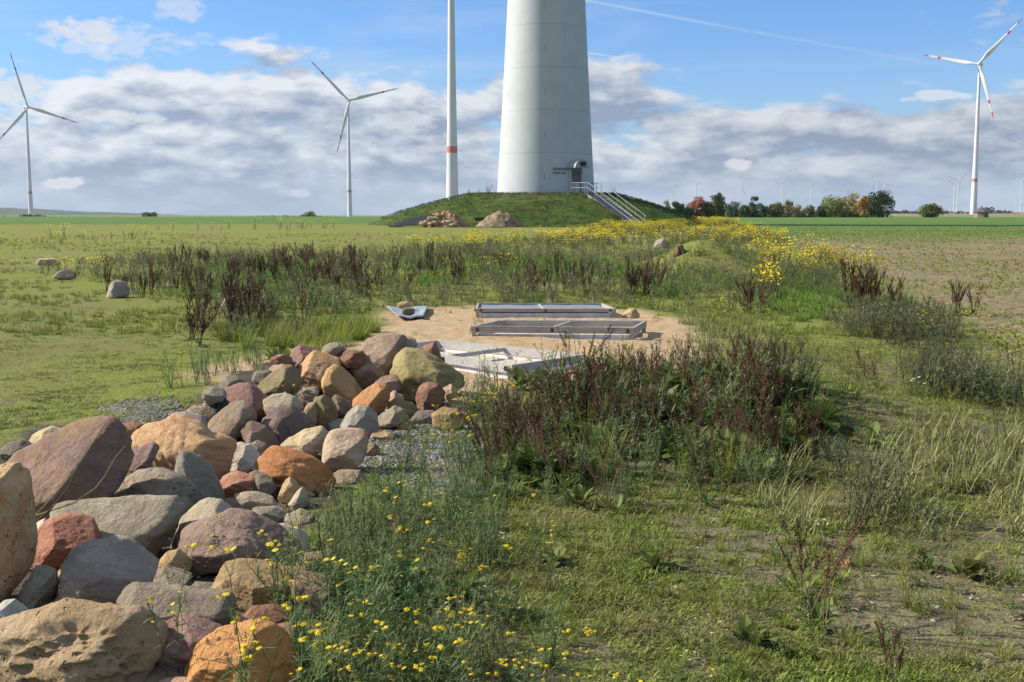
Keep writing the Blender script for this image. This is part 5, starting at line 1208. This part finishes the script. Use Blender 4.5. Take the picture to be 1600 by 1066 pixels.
# --- dry grass clumps on the right
DRYC = []
for k in range(5): mb = MB(); grass_clump(mb, 60, .34, .0042, 0, (30, 85), .12, 1.7); DRYC.append(mb.mesh('grass_clump', [M['dry']]))
GRC = []
for k in range(5): mb = MB(); grass_clump(mb, 90, .26, .0028, 0, (40, 88), .07, 1.0); GRC.append(mb.mesh('grass_clump', [M['grass']]))
for x, y in rand_in([(1380, 720), (1470, 690), (1600, 700), (1640, 830), (1500, 860), (1400, 850), (1340, 800)], 46): put(random.choice(DRYC), 'grass_clump', 'yellowing arching grass clump in the tall patch at the right', 'grass clump', 'yellow grass clumps at the right', x, y, U(.6, 1.0))
for x, y in rand_in([(1190, 760), (1260, 720), (1300, 780), (1260, 850), (1200, 830)], 15): put(random.choice(DRYC), 'grass_clump', 'yellow-green grass clump right of the dock thicket', 'grass clump', 'grass clumps by the thicket', x, y, U(.5, .8))
for x, y in rand_in([(1560, 620), (1640, 620), (1640, 800), (1580, 760)], 9): put(random.choice(DRYC), 'grass_clump', 'pale straw clump at the right edge of the picture', 'grass clump', 'straw clumps at the right edge', x, y, U(.7, 1.1))
for x, y in rand_in([(345, 545), (480, 560), (590, 535), (580, 505), (440, 510), (340, 510)], 55): put(random.choice(GRC), 'grass_clump', 'long green grass clump at the front of the middle thicket', 'grass clump', 'green grass at the front of the middle thicket', x, y, U(.8, 1.3))
for x, y in rand_in(A1, 40): put(random.choice(GRC), 'grass_clump', 'green grass clump at the foot of the dock thicket', 'grass clump', 'green grass in the thicket', x, y, U(.7, 1.3))
for x, y in rand_in([(1060, 500), (1180, 500), (1190, 560), (1120, 600), (1090, 540)], 22): put(random.choice(DRYC), 'grass_clump', 'pale grass clump at the right edge of the sand', 'grass clump', 'pale grass right of the sand', x, y, U(.7, 1.1))
for x, y in rand_in([(1260, 800), (1400, 860), (1600, 880), (1640, 1100), (1000, 1100), (860, 1000), (900, 840)], 50): put(random.choice(GRC), 'grass_clump', 'small green grass tuft on the bare ground at lower right', 'grass clump', 'grass tufts on the bare ground', x, y, U(.2, .45))
# --- white daisies
DAI = []
for k in range(4): mb = MB(); daisy(mb, 5, .28); DAI.append(mb.mesh('daisy_plant', [M['rag'], M['white'], M['eye']]))
for u, v, s, lab in [(705, 1000, .75, 'white daisy in the ragwort at the bottom centre'), (760, 975, .6, 'white daisy right of the leaning ragwort'), (1075, 1062, .6, 'white daisies at the bottom edge right of centre'), (1110, 1030, .6, 'single white daisy above the bottom edge'), (790, 860, .5, 'white daisy at the left edge of the bare patch'), (720, 835, .6, 'white daisy in the middle of the green clump'), (1190, 690, 1, 'white daisies in front of the thicket right side'), (1240, 590, 1, 'white daisies behind the right end of the thicket'),
    (130, 515, 1, 'cluster of small white flowers on the left lawn'), (1380, 492, 1.1, 'white daisies at the foot of the dock clump by the field'), (1400, 487, 1.1, 'white daisies right of the dock clump by the field'), (1350, 500, 1.1, 'white daisies below the dock clump by the field'), (1310, 565, 1, 'white daisies scattered on the right lawn'), (1370, 568, 1, 'white daisies on the right lawn nearer the field'), (1430, 635, .9, 'small daisies in the lawn at right'), (262, 458, 1.2, 'white daisies beside the dark docks of the left thicket'), (345, 480, 1.2, 'white daisies in front of the tan stone of the left thicket'), (120, 410, 1.4, 'white flowers by the dark grey stone on the lawn'), (1220, 560, 1, 'daisies at the right end of the sand'), (1290, 845, .5, 'two white daisies in the grass right of centre'), (645, 762, .5, 'white flower by the gravel')]:
    p = ground_pt(u, v+8); put(random.choice(DAI), 'daisy_plant', lab, 'daisy', None, p.x, p.y, s)
# --- dry twigs in front of the big purple boulder
for k, (pts, lab) in enumerate([([(40, 822, 5.3), (70, 790, 5.35), (110, 745, 5.5), (140, 700, 5.6), (166, 660, 5.7)], 'long dry twig crossing the big purple-brown boulder to its peak'), ([(40, 830, 5.25), (80, 795, 5.3), (105, 765, 5.4), (120, 735, 5.45), (122, 722, 5.5)], 'short dark dry twig forking low on the big purple-brown boulder'), ([(38, 812, 5.3), (115, 786, 5.35), (150, 762, 5.45), (163, 745, 5.5), (180, 715, 5.55), (196, 696, 5.6)], 'dry twig bending right across the big purple-brown boulder')]):
    mb = MB(); P = [at(p[0], p[1], 4.85+.5*(p[2]-5.25)) for p in pts]; mb.tube(P, [.0042, .0038, .003, .0025, .002, .0015][:len(P)], 6, 0, True, .9); o = mb.build('dry_twig', [M['dry'] if k != 1 else M['dead']]); tag(o, lab, 'twig', None)
# --- yellow bushes on the left lawn and further off
MEAD = []
for k in range(4):
    mb = MB(); weed(mb, .45, 6, 9, .013, 0)
    for j in range([24, 12, 3, 0][k]): 
        q = Vector((U(-.2, .2), U(-.2, .2), U(.3, .52))); a = rdir(-30, 30)*U(.012, .028); b = a.orthogonal().normalized()*U(.012, .025); mb.add([q-a, q-b, q+a, q+b], [(0, 1, 2, 3)], m=1, tint=U(0, 1))
    MEAD.append(mb)
MEADM = [M['weed'], M['yellow']]; MEADme = [m.mesh('ragwort_bush', MEADM) for m in MEAD]
for u, v, n, sp, lab in [(42, 381, 14, 1.6, 'yellow flowering bushes at the left edge between lawn and crop'), (122, 375, 4, .9, 'small yellow bush right of the left edge bushes'), (205, 374, 6, 1.3, 'low yellow bush on the line between lawn and crop'), (395, 360, 9, 3.5, 'yellowish bushes on the far lawn edge left of the timber'), (440, 358, 8, 2.5, 'yellow bushes on the far lawn edge'), (505, 357, 5, 1.3, 'dull bush on the far lawn edge nearest the timber'), (1220, 410, 10, 1.2, 'yellow flower bush beside the weedy rise'), (715, 432, 6, .5, 'yellow flower bush in the middle of the long thicket'), (1440, 535, 8, .25, 'low yellow-flowered green clump on the right lawn'), (1130, 520, 4, .25, 'yellow flowers at the right edge of the sand'), (100, 430, 8, .6, 'small yellow flowers around the dark grey stone'), (150, 432, 10, .8, 'yellow flowers between the stones left of the thicket')]:
    c = ground_pt(u, v)
    for _ in range(n):
        x = c.x+random.gauss(0, sp); y = c.y+random.gauss(0, sp*.6+.1)
        if c.y < 22: put_rag(lab, x, y, U(.6, 1), 'yellow flower bushes on the lawns'); continue
        put(random.choice(MEADme[:2]), 'ragwort_bush', lab, 'flower bush', 'yellow flower bushes on the lawns', x, y, U(.6, 1.2)*(1.5 if c.y > 60 else 1))
# ------------------------------------------------------------------ uncountable cover
def dist_pts(poly, n, power=0):
    """random points in a picture polygon, spread evenly over the ground"""
    return rand_in(poly, n)
# long middle thicket undergrowth
WP = []
for k in range(5): mb = MB(); weed(mb, .55, 6, 18, .012); WP.append(mb.arrays())
q = rand_in([(195, 465), (300, 474), (345, 538), (470, 548), (570, 520), (600, 490), (740, 478), (1000, 480), (1080, 505), (1200, 500), (1215, 440), (1170, 400), (900, 398), (600, 398), (400, 398), (160, 405), (130, 430)], 1900)
scatter('thicket_undergrowth', WP, q[:, 0], q[:, 1], RS.uniform(.4, 1.05, len(q)), [M['weed']], tintv=.6); tag(bpy.data.objects['thicket_undergrowth'], 'grey-green weeds filling the long middle thicket', 'weeds', kind='stuff')
q = np.concatenate([rand_in(A1, 55), rand_in([(1290, 500), (1420, 500), (1500, 520), (1480, 560), (1400, 545), (1300, 520)], 110), rand_in([(1400, 580), (1560, 610), (1620, 640), (1560, 660), (1420, 630)], 60), rand_in([(1290, 760), (1400, 740), (1380, 830), (1300, 830)], 10)])
WN = []
for k in range(6): mb = MB(); weed(mb, .42, 6, 34, .0055); WN.append(mb.arrays())
scatter('near_weeds', WN, q[:, 0], q[:, 1], RS.uniform(.55, 1.15, len(q)), [M['weed']]); tag(bpy.data.objects['near_weeds'], 'grey-green weeds among the dock thicket', 'weeds', kind='stuff')
# far yellow meadow
q = rand_in([(600, 392), (700, 385), (880, 372), (960, 352), (1130, 347), (1180, 362), (1260, 385), (1330, 410), (1400, 440), (1280, 425), (1210, 412), (1150, 395), (1000, 388), (850, 395), (700, 400)], 2900); dn = fbm(q[:, 0]*.3, q[:, 1]*.15, o=3, s=33)+RS.rand(len(q))*.2; q = q[dn > .07]
mead = [m.arrays() for m in MEAD]
scatter('yellow_flower_meadow', mead, q[:, 0], q[:, 1], RS.uniform(.7, 1.5, len(q)), MEADM); tag(bpy.data.objects['yellow_flower_meadow'], 'yellow flowering meadow strip in front of the mound', 'meadow', kind='stuff')
q = rand_in([(880, 378), (960, 358), (1130, 348), (1180, 362), (1260, 388), (1330, 412), (1340, 425), (1200, 408), (1080, 372), (960, 380)], 330)
scatter('dense_yellow_flowers', mead[:2], q[:, 0], q[:, 1], RS.uniform(.8, 1.5, len(q)), MEADM); tag(bpy.data.objects['dense_yellow_flowers'], 'densest yellow flowers of the strip beside the ploughed field', 'meadow', kind='stuff')
q = rand_in([(1180, 405), (1330, 410), (1400, 445), (1330, 450), (1200, 430), (1240, 480), (1180, 470)], 110); scatter('scattered_yellow_flowers', mead[:2], q[:, 0], q[:, 1], RS.uniform(.6, 1.2, len(q)), MEADM); tag(bpy.data.objects['scattered_yellow_flowers'], 'yellow flowers scattered through weeds where the strip comes forward', 'meadow', kind='stuff')
LG = []
for k in range(5): mb = MB(); grass_clump(mb, 26, .16, .007, 0, (35, 85), .10, 1.0); LG.append(mb.arrays())
BRG = leafmat('fresh_grass', (.07, .14, .016), (.18, .28, .045), transl=.35)
q = np.concatenate([rand_in([(1195, 432), (1290, 430), (1325, 465), (1300, 500), (1240, 505), (1185, 470)], 480), rand_in([(1385, 470), (1425, 470), (1430, 490), (1390, 490)], 90)])
scatter('fresh_grass', LG, q[:, 0], q[:, 1], RS.uniform(.5, 1.1, len(q)), [BRG]); tag(bpy.data.objects['fresh_grass'], 'bright fresh green grass strip between weeds and ploughed field', 'grass', kind='stuff')
y = 15*(75/15)**RS.rand(21000); x = (RS.rand(len(y))*2-1)*(y*.62+1); dn = fbm(x*.35, y*.35, o=4, s=81)+RS.rand(len(x))*.3
keep = (pdist(SAND, x, y) < -.2) & (pdist(FIELD, x, y) < -.1) & (dn > .1); x, y = x[keep], y[keep]
scatter('lawn_tufts', LG, x, y, RS.uniform(.25, .75, len(x)), [M['grass']]); tag(bpy.data.objects['lawn_tufts'], 'rough grass tufts spread over the wide lawn', 'grass', kind='stuff')
q = rand_in([(200, 460), (340, 478), (480, 500), (700, 475), (1000, 470), (1180, 470), (1180, 420), (900, 402), (400, 405), (230, 430)], 700); dn = fbm(q[:, 0]*.5, q[:, 1]*.3, o=2, s=97); q = q[dn > .0]
scatter('thicket_grass', LG, q[:, 0], q[:, 1], RS.uniform(1.0, 2.3, len(q)), [BRG], tintv=.5); tag(bpy.data.objects['thicket_grass'], 'fresh green grass patches inside the middle thicket', 'grass', kind='stuff')
q = rand_in(SAND, 60); scatter('sand_weeds', LG, q[:, 0], q[:, 1], RS.uniform(.2, .7, len(q)), [M['grass']]); tag(bpy.data.objects['sand_weeds'], 'sparse grass tufts on the sand', 'grass', kind='stuff')
# weeds around the right lawn and the rise
q = rand_in([(1180, 420), (1290, 430), (1480, 500), (1500, 560), (1400, 540), (1300, 470), (1200, 450)], 260)
scatter('edge_weeds', WP, q[:, 0], q[:, 1], RS.uniform(.3, .8, len(q)), [M['weed']]); tag(bpy.data.objects['edge_weeds'], 'low weeds along the edge of the ploughed field', 'weeds', kind='stuff')
# turf: fine blades everywhere near
GP = []
for k in range(8): mb = MB(); grass_clump(mb, 9, .038, .0019, 0, (15, 75), .03, .9); GP.append(mb.arrays())
def sample_view(n, y0, y1, p=1.2):
    y = y0*(y1/y0)**(RS.rand(n)**p); x = (RS.rand(n)*2-1)*(y*.52+.8); return x, y
x, y = sample_view(68000, 3.2, 20, 1.0)
sd = pdist(SAND, x, y); gr = np.maximum(pdist(GRAV, x, y)-.25, pdist(GRAV2, x, y)-.45); fd = pdist(FIELD, x, y); pa = pdist(PAREA, x, y)
dn = fbm(x*1.1, y*1.1, o=3, s=61)+.5*fbm(x*5, y*5, o=3, s=62)+RS.rand(len(x))*.2
lawn = (x < .12*y-2.2)            # the mossy lawn left of the pile
keep = (sd < -.1) & (gr < .0) & (fd < .2) & (pa < -.03) & (dn > np.where((y < 8.5) & (x > .1), .21, np.where(lawn, .16, .06)))
x, y, lawn = x[keep], y[keep], lawn[keep]
scatter('turf_grass', GP, x, y, RS.uniform(.5, 1.5, len(x))*(1+.03*y)*np.where(lawn, .6, 1), [M['grass']]); tag(bpy.data.objects['turf_grass'], 'short green turf grass', 'grass', kind='stuff')
q = rand_in([(800, 830), (1250, 800), (1640, 830), (1640, 1100), (900, 1100), (780, 980)], 430); dn = fbm(q[:, 0]*1.4, q[:, 1]*1.4, o=3, s=95); q = q[dn > -.12]
LW = []; LWM = leafmat('low_weed_leaf', (.10, .135, .022), (.32, .35, .09), (.30, .24, .10), transl=.25)
for k in range(6): mb = MB(); weed(mb, .30, 5, 22, .0045); [mb.leaf((U(-.06, .06), U(-.06, .06), 0), rdir(10, 50), U(.03, .09), U(.004, .010), .7, 3, 0, U(0, 1)) for _ in range(16)]; LW.append(mb.arrays())
scatter('low_weeds', LW, q[:, 0], q[:, 1], RS.uniform(.15, .48, len(q)), [LWM], tilt=.3, tintv=.5); tag(bpy.data.objects['low_weeds'], 'low mixed weeds matting the foreground at the right', 'weeds', kind='stuff')
q = rand_in([(1150, 520), (1400, 560), (1600, 640), (1600, 720), (1300, 720), (1260, 640)], 200); scatter('lawn_weeds', LW, q[:, 0], q[:, 1], RS.uniform(.3, .7, len(q)), [LWM], tilt=.3, tintv=.5); tag(bpy.data.objects['lawn_weeds'], 'low weeds on the right lawn behind the yellow grass', 'weeds', kind='stuff')
# mossy rosettes
MP = []
for k in range(6):
    mb = MB()
    for j in range(26): mb.leaf((U(-.03, .03), U(-.03, .03), 0), rdir(5, 60), U(.012, .035), U(.0015, .004), .4, 2, 0, U(0, 1))
    MP.append(mb.arrays())
x, y = sample_view(40000, 3.2, 16, .85); sd = pdist(SAND, x, y); fd = pdist(FIELD, x, y); dn = fbm(x*2.1, y*2.1, o=4, s=66)
keep = (sd < -.1) & (fd < .2) & (dn > .05) & (pdist(PAREA, x, y) < 0); x, y = x[keep], y[keep]
scatter('moss_and_rosettes', MP, x, y, RS.uniform(.5, 1.4, len(x)), [M['moss']]); tag(bpy.data.objects['moss_and_rosettes'], 'yellow-green moss and tiny rosettes', 'moss', kind='stuff')
# seedlings on the ploughed field
SP = []
for k in range(5):
    mb = MB()
    for j in range(5): mb.leaf((U(-.03, .03), U(-.03, .03), 0), rdir(15, 70), U(.04, .09), U(.01, .02), .6, 2, 0, U(0, 1))
    SP.append(mb.arrays())
y = 9*(95/9)**RS.rand(52000); x = RS.rand(len(y))*(y*.47+.5); 
row = np.round((x*.97-y*.22)/.45)*.45+RS.randn(len(x))*.14; x = (row+y*.22)/.97
keep = (pdist(FIELD, x, y) > .1) & (fbm(x*.4, y*.4, o=3, s=88)+RS.rand(len(x))*.6-.15+sstep(25, 70, y)*.3 > .12) & (np.abs(x) < y*.47+.5); x, y = x[keep], y[keep]
scatter('crop_seedlings', SP, x, y, RS.uniform(.3, .85, len(x))*(1+y*.012), [M['grass']]); tag(bpy.data.objects['crop_seedlings'], 'green crop seedlings in rows on the ploughed field', 'crop', kind='stuff')
# pebbles
pm_, pnt, pout = newmat('pebbles'); g = NT(pnt); t = g.attr('tint'); c = g.mix(g.ss(t, 0, .5), (.12, .12, .12), (.27, .26, .24)); c = g.mix(g.ss(t, .5, .9), c, (.40, .31, .21)); g.bsdf(pout, c, .8, None, .3)
PB = []
for k in range(7):
    V, T = ico(1); rs = np.random.RandomState(k); X = V*(1+.25*rs.randn(len(V), 1)*.6)*[1, .75, .5]; PB.append((X.astype(np.float32), np.zeros((0, 4), int), T, np.zeros(0, int), np.zeros(len(T), int), np.full(len(V), .5, np.float32)))
x, y = sample_view(9000, 3.2, 13, 1.0); sd = pdist(SAND, x, y); keep = (gr_ := np.maximum(pdist(GRAV, x, y), pdist(GRAV2, x, y))) < 0; x, y = x[keep], y[keep]; keep = fbm(x*.9, y*.9, o=3, s=91)+RS.rand(len(x))*.4 > .1; x, y = x[keep], y[keep]
q = np.concatenate([rand_in(GRAV, 3200), rand_in(GRAV2, 450)]); pq = q[np.abs(q[:, 0]) < q[:, 1]*.5]
xs = np.concatenate([x, pq[:, 0]]); ys_ = np.concatenate([y, pq[:, 1]]); sc = np.concatenate([.0035+.013*RS.rand(len(x))**4, .007+.014*RS.rand(len(pq))**1.5])
tn = np.concatenate([RS.rand(len(x))*.9-.4, RS.rand(len(pq))*.55-.5]); tn = np.where(RS.rand(len(tn)) < .12, .45, tn)
scatter('pebbles', PB, xs, ys_, sc, [pm_], .002, 0, tints=tn); tag(bpy.data.objects['pebbles'], 'grey gravel and scattered pebbles', 'gravel', kind='stuff')
LT = []
for k in range(6):
    mb = MB()
    for j in range(3): mb.leaf((U(-.03, .03), U(-.03, .03), U(.002, .01)), rdir(-3, 14), U(.015, .06), U(.0012, .006), .2, 2, 0, U(0, 1))
    LT.append(mb.arrays())
x, y = sample_view(9000, 3.2, 12, .9); keep = (pdist(SAND, x, y) < 0) & (pdist(PAREA, x, y) < 0) & (x > -.8); x, y = x[keep], y[keep]
scatter('dry_litter', LT, x, y, RS.uniform(.5, 1.4, len(x)), [M['litter']]); tag(bpy.data.objects['dry_litter'], 'dry leaves and straw bits lying on the ground', 'litter', kind='stuff')
# rubble between the stones of the pile
q = []
for cx, cy, cz, r in PILE:
    for _ in range(22): a = U(0, 6.28); d = r*1.5*math.sqrt(random.random()); q.append((cx+d*math.cos(a), cy+d*math.sin(a)))
q = np.array(q); scatter('pile_rubble', PB, q[:, 0], q[:, 1], .015+.04*RS.rand(len(q))**2, [pm_], .0, 0, tints=RS.rand(len(q))*.8-.45); tag(bpy.data.objects['pile_rubble'], 'small rubble between the stones of the pile', 'rubble', kind='stuff')
# grass fringe on the mound
q = []
for _ in range(9000):
    a = U(0, 6.28); r = U(5.5, 15.5); q.append((MC.x+r*math.cos(a), MC.y+r*math.sin(a)))
q = np.array(q); q = q[q[:, 1] < MC.y+6]
mg = [];
for k in range(4): mb = MB(); grass_clump(mb, 5, .22, .02, 0, (40, 85), .15, .8); mg.append(mb.arrays())
_gh = gh
def gh(x, y): return gbase(x, y)+mound_h(np.asarray(x), np.asarray(y))
MGM = leafmat('mound_grass', (.03, .06, .010), (.09, .14, .026), (.11, .11, .04), transl=.2)  # blade greens kept low like the turf, slight shade included
scatter('mound_grass', mg, q[:, 0], q[:, 1], RS.uniform(.4, 1.1, len(q)), [MGM]); tag(bpy.data.objects['mound_grass'], 'rough grass covering the mound', 'grass', kind='stuff')
for u, s, lab in [(763, 1.1, 'little shrub on the mound at the left of the great tower'), (733, .8, 'low weeds tuft on the left shoulder of the mound'), (958, .8, 'dark weed tuft on the mound behind the railing'), (748, .6, 'small weed on the mound between the two left tufts')]:
    x = (u-800)/F*106; put(WPm if 'WPm' in globals() else globals().setdefault('WPm', (lambda mb: (weed(mb, .8, 14, 22, .03), mb.mesh('mound_shrub', [M['weed']]))[1])(MB())), 'mound_shrub', lab, 'shrub', None, x, 106.5, s)
gh = _gh
# ------------------------------------------------------------------ light and sky
SUN_AZ, SUN_EL = -79, 34
az, el = R(SUN_AZ), R(SUN_EL); SD = Vector((math.sin(az)*math.cos(el), math.cos(az)*math.cos(el), math.sin(el)))
sl = bpy.data.lights.new('sun', 'SUN'); sl.energy = 4.8; sl.angle = R(.6); sl.color = (1, .94, .85); so = bpy.data.objects.new('sun', sl); COL.objects.link(so); so.rotation_euler = SD.to_track_quat('Z', 'Y').to_euler(); so.location = (-20, 0, 30)
W = bpy.data.worlds.new('World'); S.world = W; W.use_nodes = True; wt = W.node_tree; wt.nodes.clear(); g = NT(wt)
sky = wt.nodes.new('ShaderNodeTexSky'); sky.sky_type = 'NISHITA'; sky.sun_disc = False; sky.sun_elevation = el; sky.sun_rotation = az % (2*math.pi); sky.air_density = 1.0; sky.dust_density = .3; sky.ozone_density = 3.0
D = g.coord('Generated'); d = g.sep(D); x, y, z = d[0], d[1], d[2]
SK = .10
base = g.mix(1.0, sky.outputs[0], (.64, .89, 1.22), 'MULTIPLY')       # polarised, deep blue
def cl(off, scale=9.0, det=8):
    v = g.vm('ADD', g.comb(x, y, g.m('MULTIPLY', z, 2.5)), off); a = g.noise(v, scale, det, .55, .1)
    bl = g.m('ABSOLUTE', g.m('SUBTRACT', g.noise(v, scale*2.3, 5, .5), .5)); return g.m('ADD', a, g.m('MULTIPLY', g.m('SUBTRACT', .09, bl), .42))
EXPO = .607                       # 2**-exposure
def K(c, f=1.0): return tuple(q*EXPO*f/SK for q in c)
o1 = (3.1, 1.7, .4)
n0 = cl(o1); nL = cl((o1[0]-.010, o1[1], o1[2]+.030)); big = g.noise(g.vm('ADD', g.comb(x, y, g.m('MULTIPLY', z, 4.2)), (9.1, 2, 0)), 3.4, 3, .5)
edge = g.m('ADD', g.m('ADD', .122, g.m('MULTIPLY', x, -.05)), g.m('MULTIPLY', g.m('SUBTRACT', big, .5), .09))
cov = g.ss(g.m('SUBTRACT', z, edge), -.05, .035, .22, -.12)
upper = g.ss(z, .25, .6, 0, .24)
dens = g.m('ADD', g.m('ADD', n0, g.m('MULTIPLY', g.m('SUBTRACT', big, .5), .35)), g.m('ADD', cov, upper)); mask = g.ss(dens, .54, .68)
lit = g.m('MULTIPLY', g.m('SUBTRACT', n0, nL), 5.5); lit = g.m('ADD', lit, .40)
thick = g.ss(dens, .56, .86, .38, -.22); lit = g.m('ADD', lit, thick)
lit = g.m('ADD', lit, g.m('MULTIPLY', g.m('SUBTRACT', g.noise(g.comb(x, y, g.m('MULTIPLY', z, 6)), 3.6, 5, .55), .5), 1.3), clamp=True)
ccol = g.mix(lit, K((.29, .365, .50)), K((.80, .825, .86)))
sun_side = g.ss(x, .5, -.5, .86, 1.10); ccol = g.mix(1.0, ccol, g.comb(sun_side, sun_side, sun_side), 'MULTIPLY')
ccol = g.mix(g.ss(z, .0, .06, .75, 0), ccol, K((.335, .445, .61)))
skyc = g.mix(g.ss(z, 0, .16, .85, .0), g.mix(1.0, base, (.80, .80, .80), 'MULTIPLY'), K((.36, .55, .78)))
ci = g.noise(g.vm('ADD', g.comb(g.m('MULTIPLY', x, 1.0), y, g.m('MULTIPLY', z, 7)), (5, 2, 1)), 2.6, 6, .6, .6); skyc = g.mix(g.ss(ci, .46, .72, 0, .42), skyc, K((.58, .70, .84)))
c = g.mix(g.m('MULTIPLY', mask, .95), skyc, ccol)
# small bright puffs low down
def puff(c, u, v, w, h, a=.8):
    p = Vector(ray(u, v)).normalized(); dx = g.m('DIVIDE', g.m('SUBTRACT', x, p.x), w/F); dz = g.m('DIVIDE', g.m('SUBTRACT', z, p.z), h/F)
    r = g.m('ADD', g.m('MULTIPLY', dx, dx), g.m('MULTIPLY', dz, dz)); nn = g.noise(g.comb(x, y, g.m('MULTIPLY', z, 2)), 60, 5, .6)
    k = g.ss(g.m('ADD', r, g.m('MULTIPLY', g.m('SUBTRACT', nn, .5), 3.5)), .9, .15, 0, a); k = g.m('MULTIPLY', k, g.m('GREATER_THAN', y, 0)); return g.mix(k, c, K((.80, .81, .83)))
for p in [(106, 286, 34, 10, .85), (1152, 258, 26, 11, .75), (460, 302, 34, 8, .5), (165, 62, 110, 34, .45), (140, 48, 50, 22, .6), (275, 15, 40, 22, .5), (190, 183, 70, 12, .7), (1460, 150, 50, 10, .7), (1260, 185, 40, 16, .4), (640, 190, 60, 18, .45), (20, 140, 60, 30, .8)]: c = puff(c, *p)
def contrail(c, a, b, wd, al):
    A = Vector(ray(*a)).normalized(); B = Vector(ray(*b)).normalized(); n = A.cross(B).normalized(); dist = g.m('ABSOLUTE', g.vm('DOT_PRODUCT', D, tuple(n)))
    t = g.m('DIVIDE', g.m('SUBTRACT', x, A.x), B.x-A.x); rng = g.m('MULTIPLY', g.ss(t, -.02, .02), g.ss(t, .5, 1.05, 1, 0))
    k = g.m('MULTIPLY', g.ss(dist, wd/F*.3, wd/F, al, 0), rng); k = g.m('MULTIPLY', k, g.m('GREATER_THAN', y, 0)); return g.mix(k, c, K((.72, .80, .88)))
for q in [((880, -6), (1240, 62), 3.0, .28), ((1180, 50), (1560, 118), 3.0, .13), ((912, 82), (965, 89), 1.6, .5)]: c = contrail(c, *q)
c = g.mix(g.m('LESS_THAN', z, -.002), c, K((.20, .22, .18)))
bg = wt.nodes.new('ShaderNodeBackground'); g.set(bg.inputs[0], c); bg.inputs[1].default_value = SK
wo = wt.nodes.new('ShaderNodeOutputWorld'); wt.links.new(bg.outputs[0], wo.inputs[0])
hm, hnt, hout = newmat('haze'); vol = hnt.nodes.new('ShaderNodeVolumePrincipled'); vol.inputs['Color'].default_value = (.80, .87, .95, 1); vol.inputs['Density'].default_value = 4e-5; vol.inputs['Anisotropy'].default_value = .0
hnt.links.new(vol.outputs[0], hout.inputs['Volume'])
mb = MB(); mb.box(-9000, 9000, -90, 9200, -24, 205); tag(mb.build('haze', hm), 'thin autumn haze over the whole plain', 'haze', kind='stuff')
S.view_settings.view_transform = 'Standard'; S.view_settings.look = 'None'; S.view_settings.exposure = .72; S.view_settings.gamma = 1
S.cycles.max_bounces = 5; S.cycles.transparent_max_bounces = 8
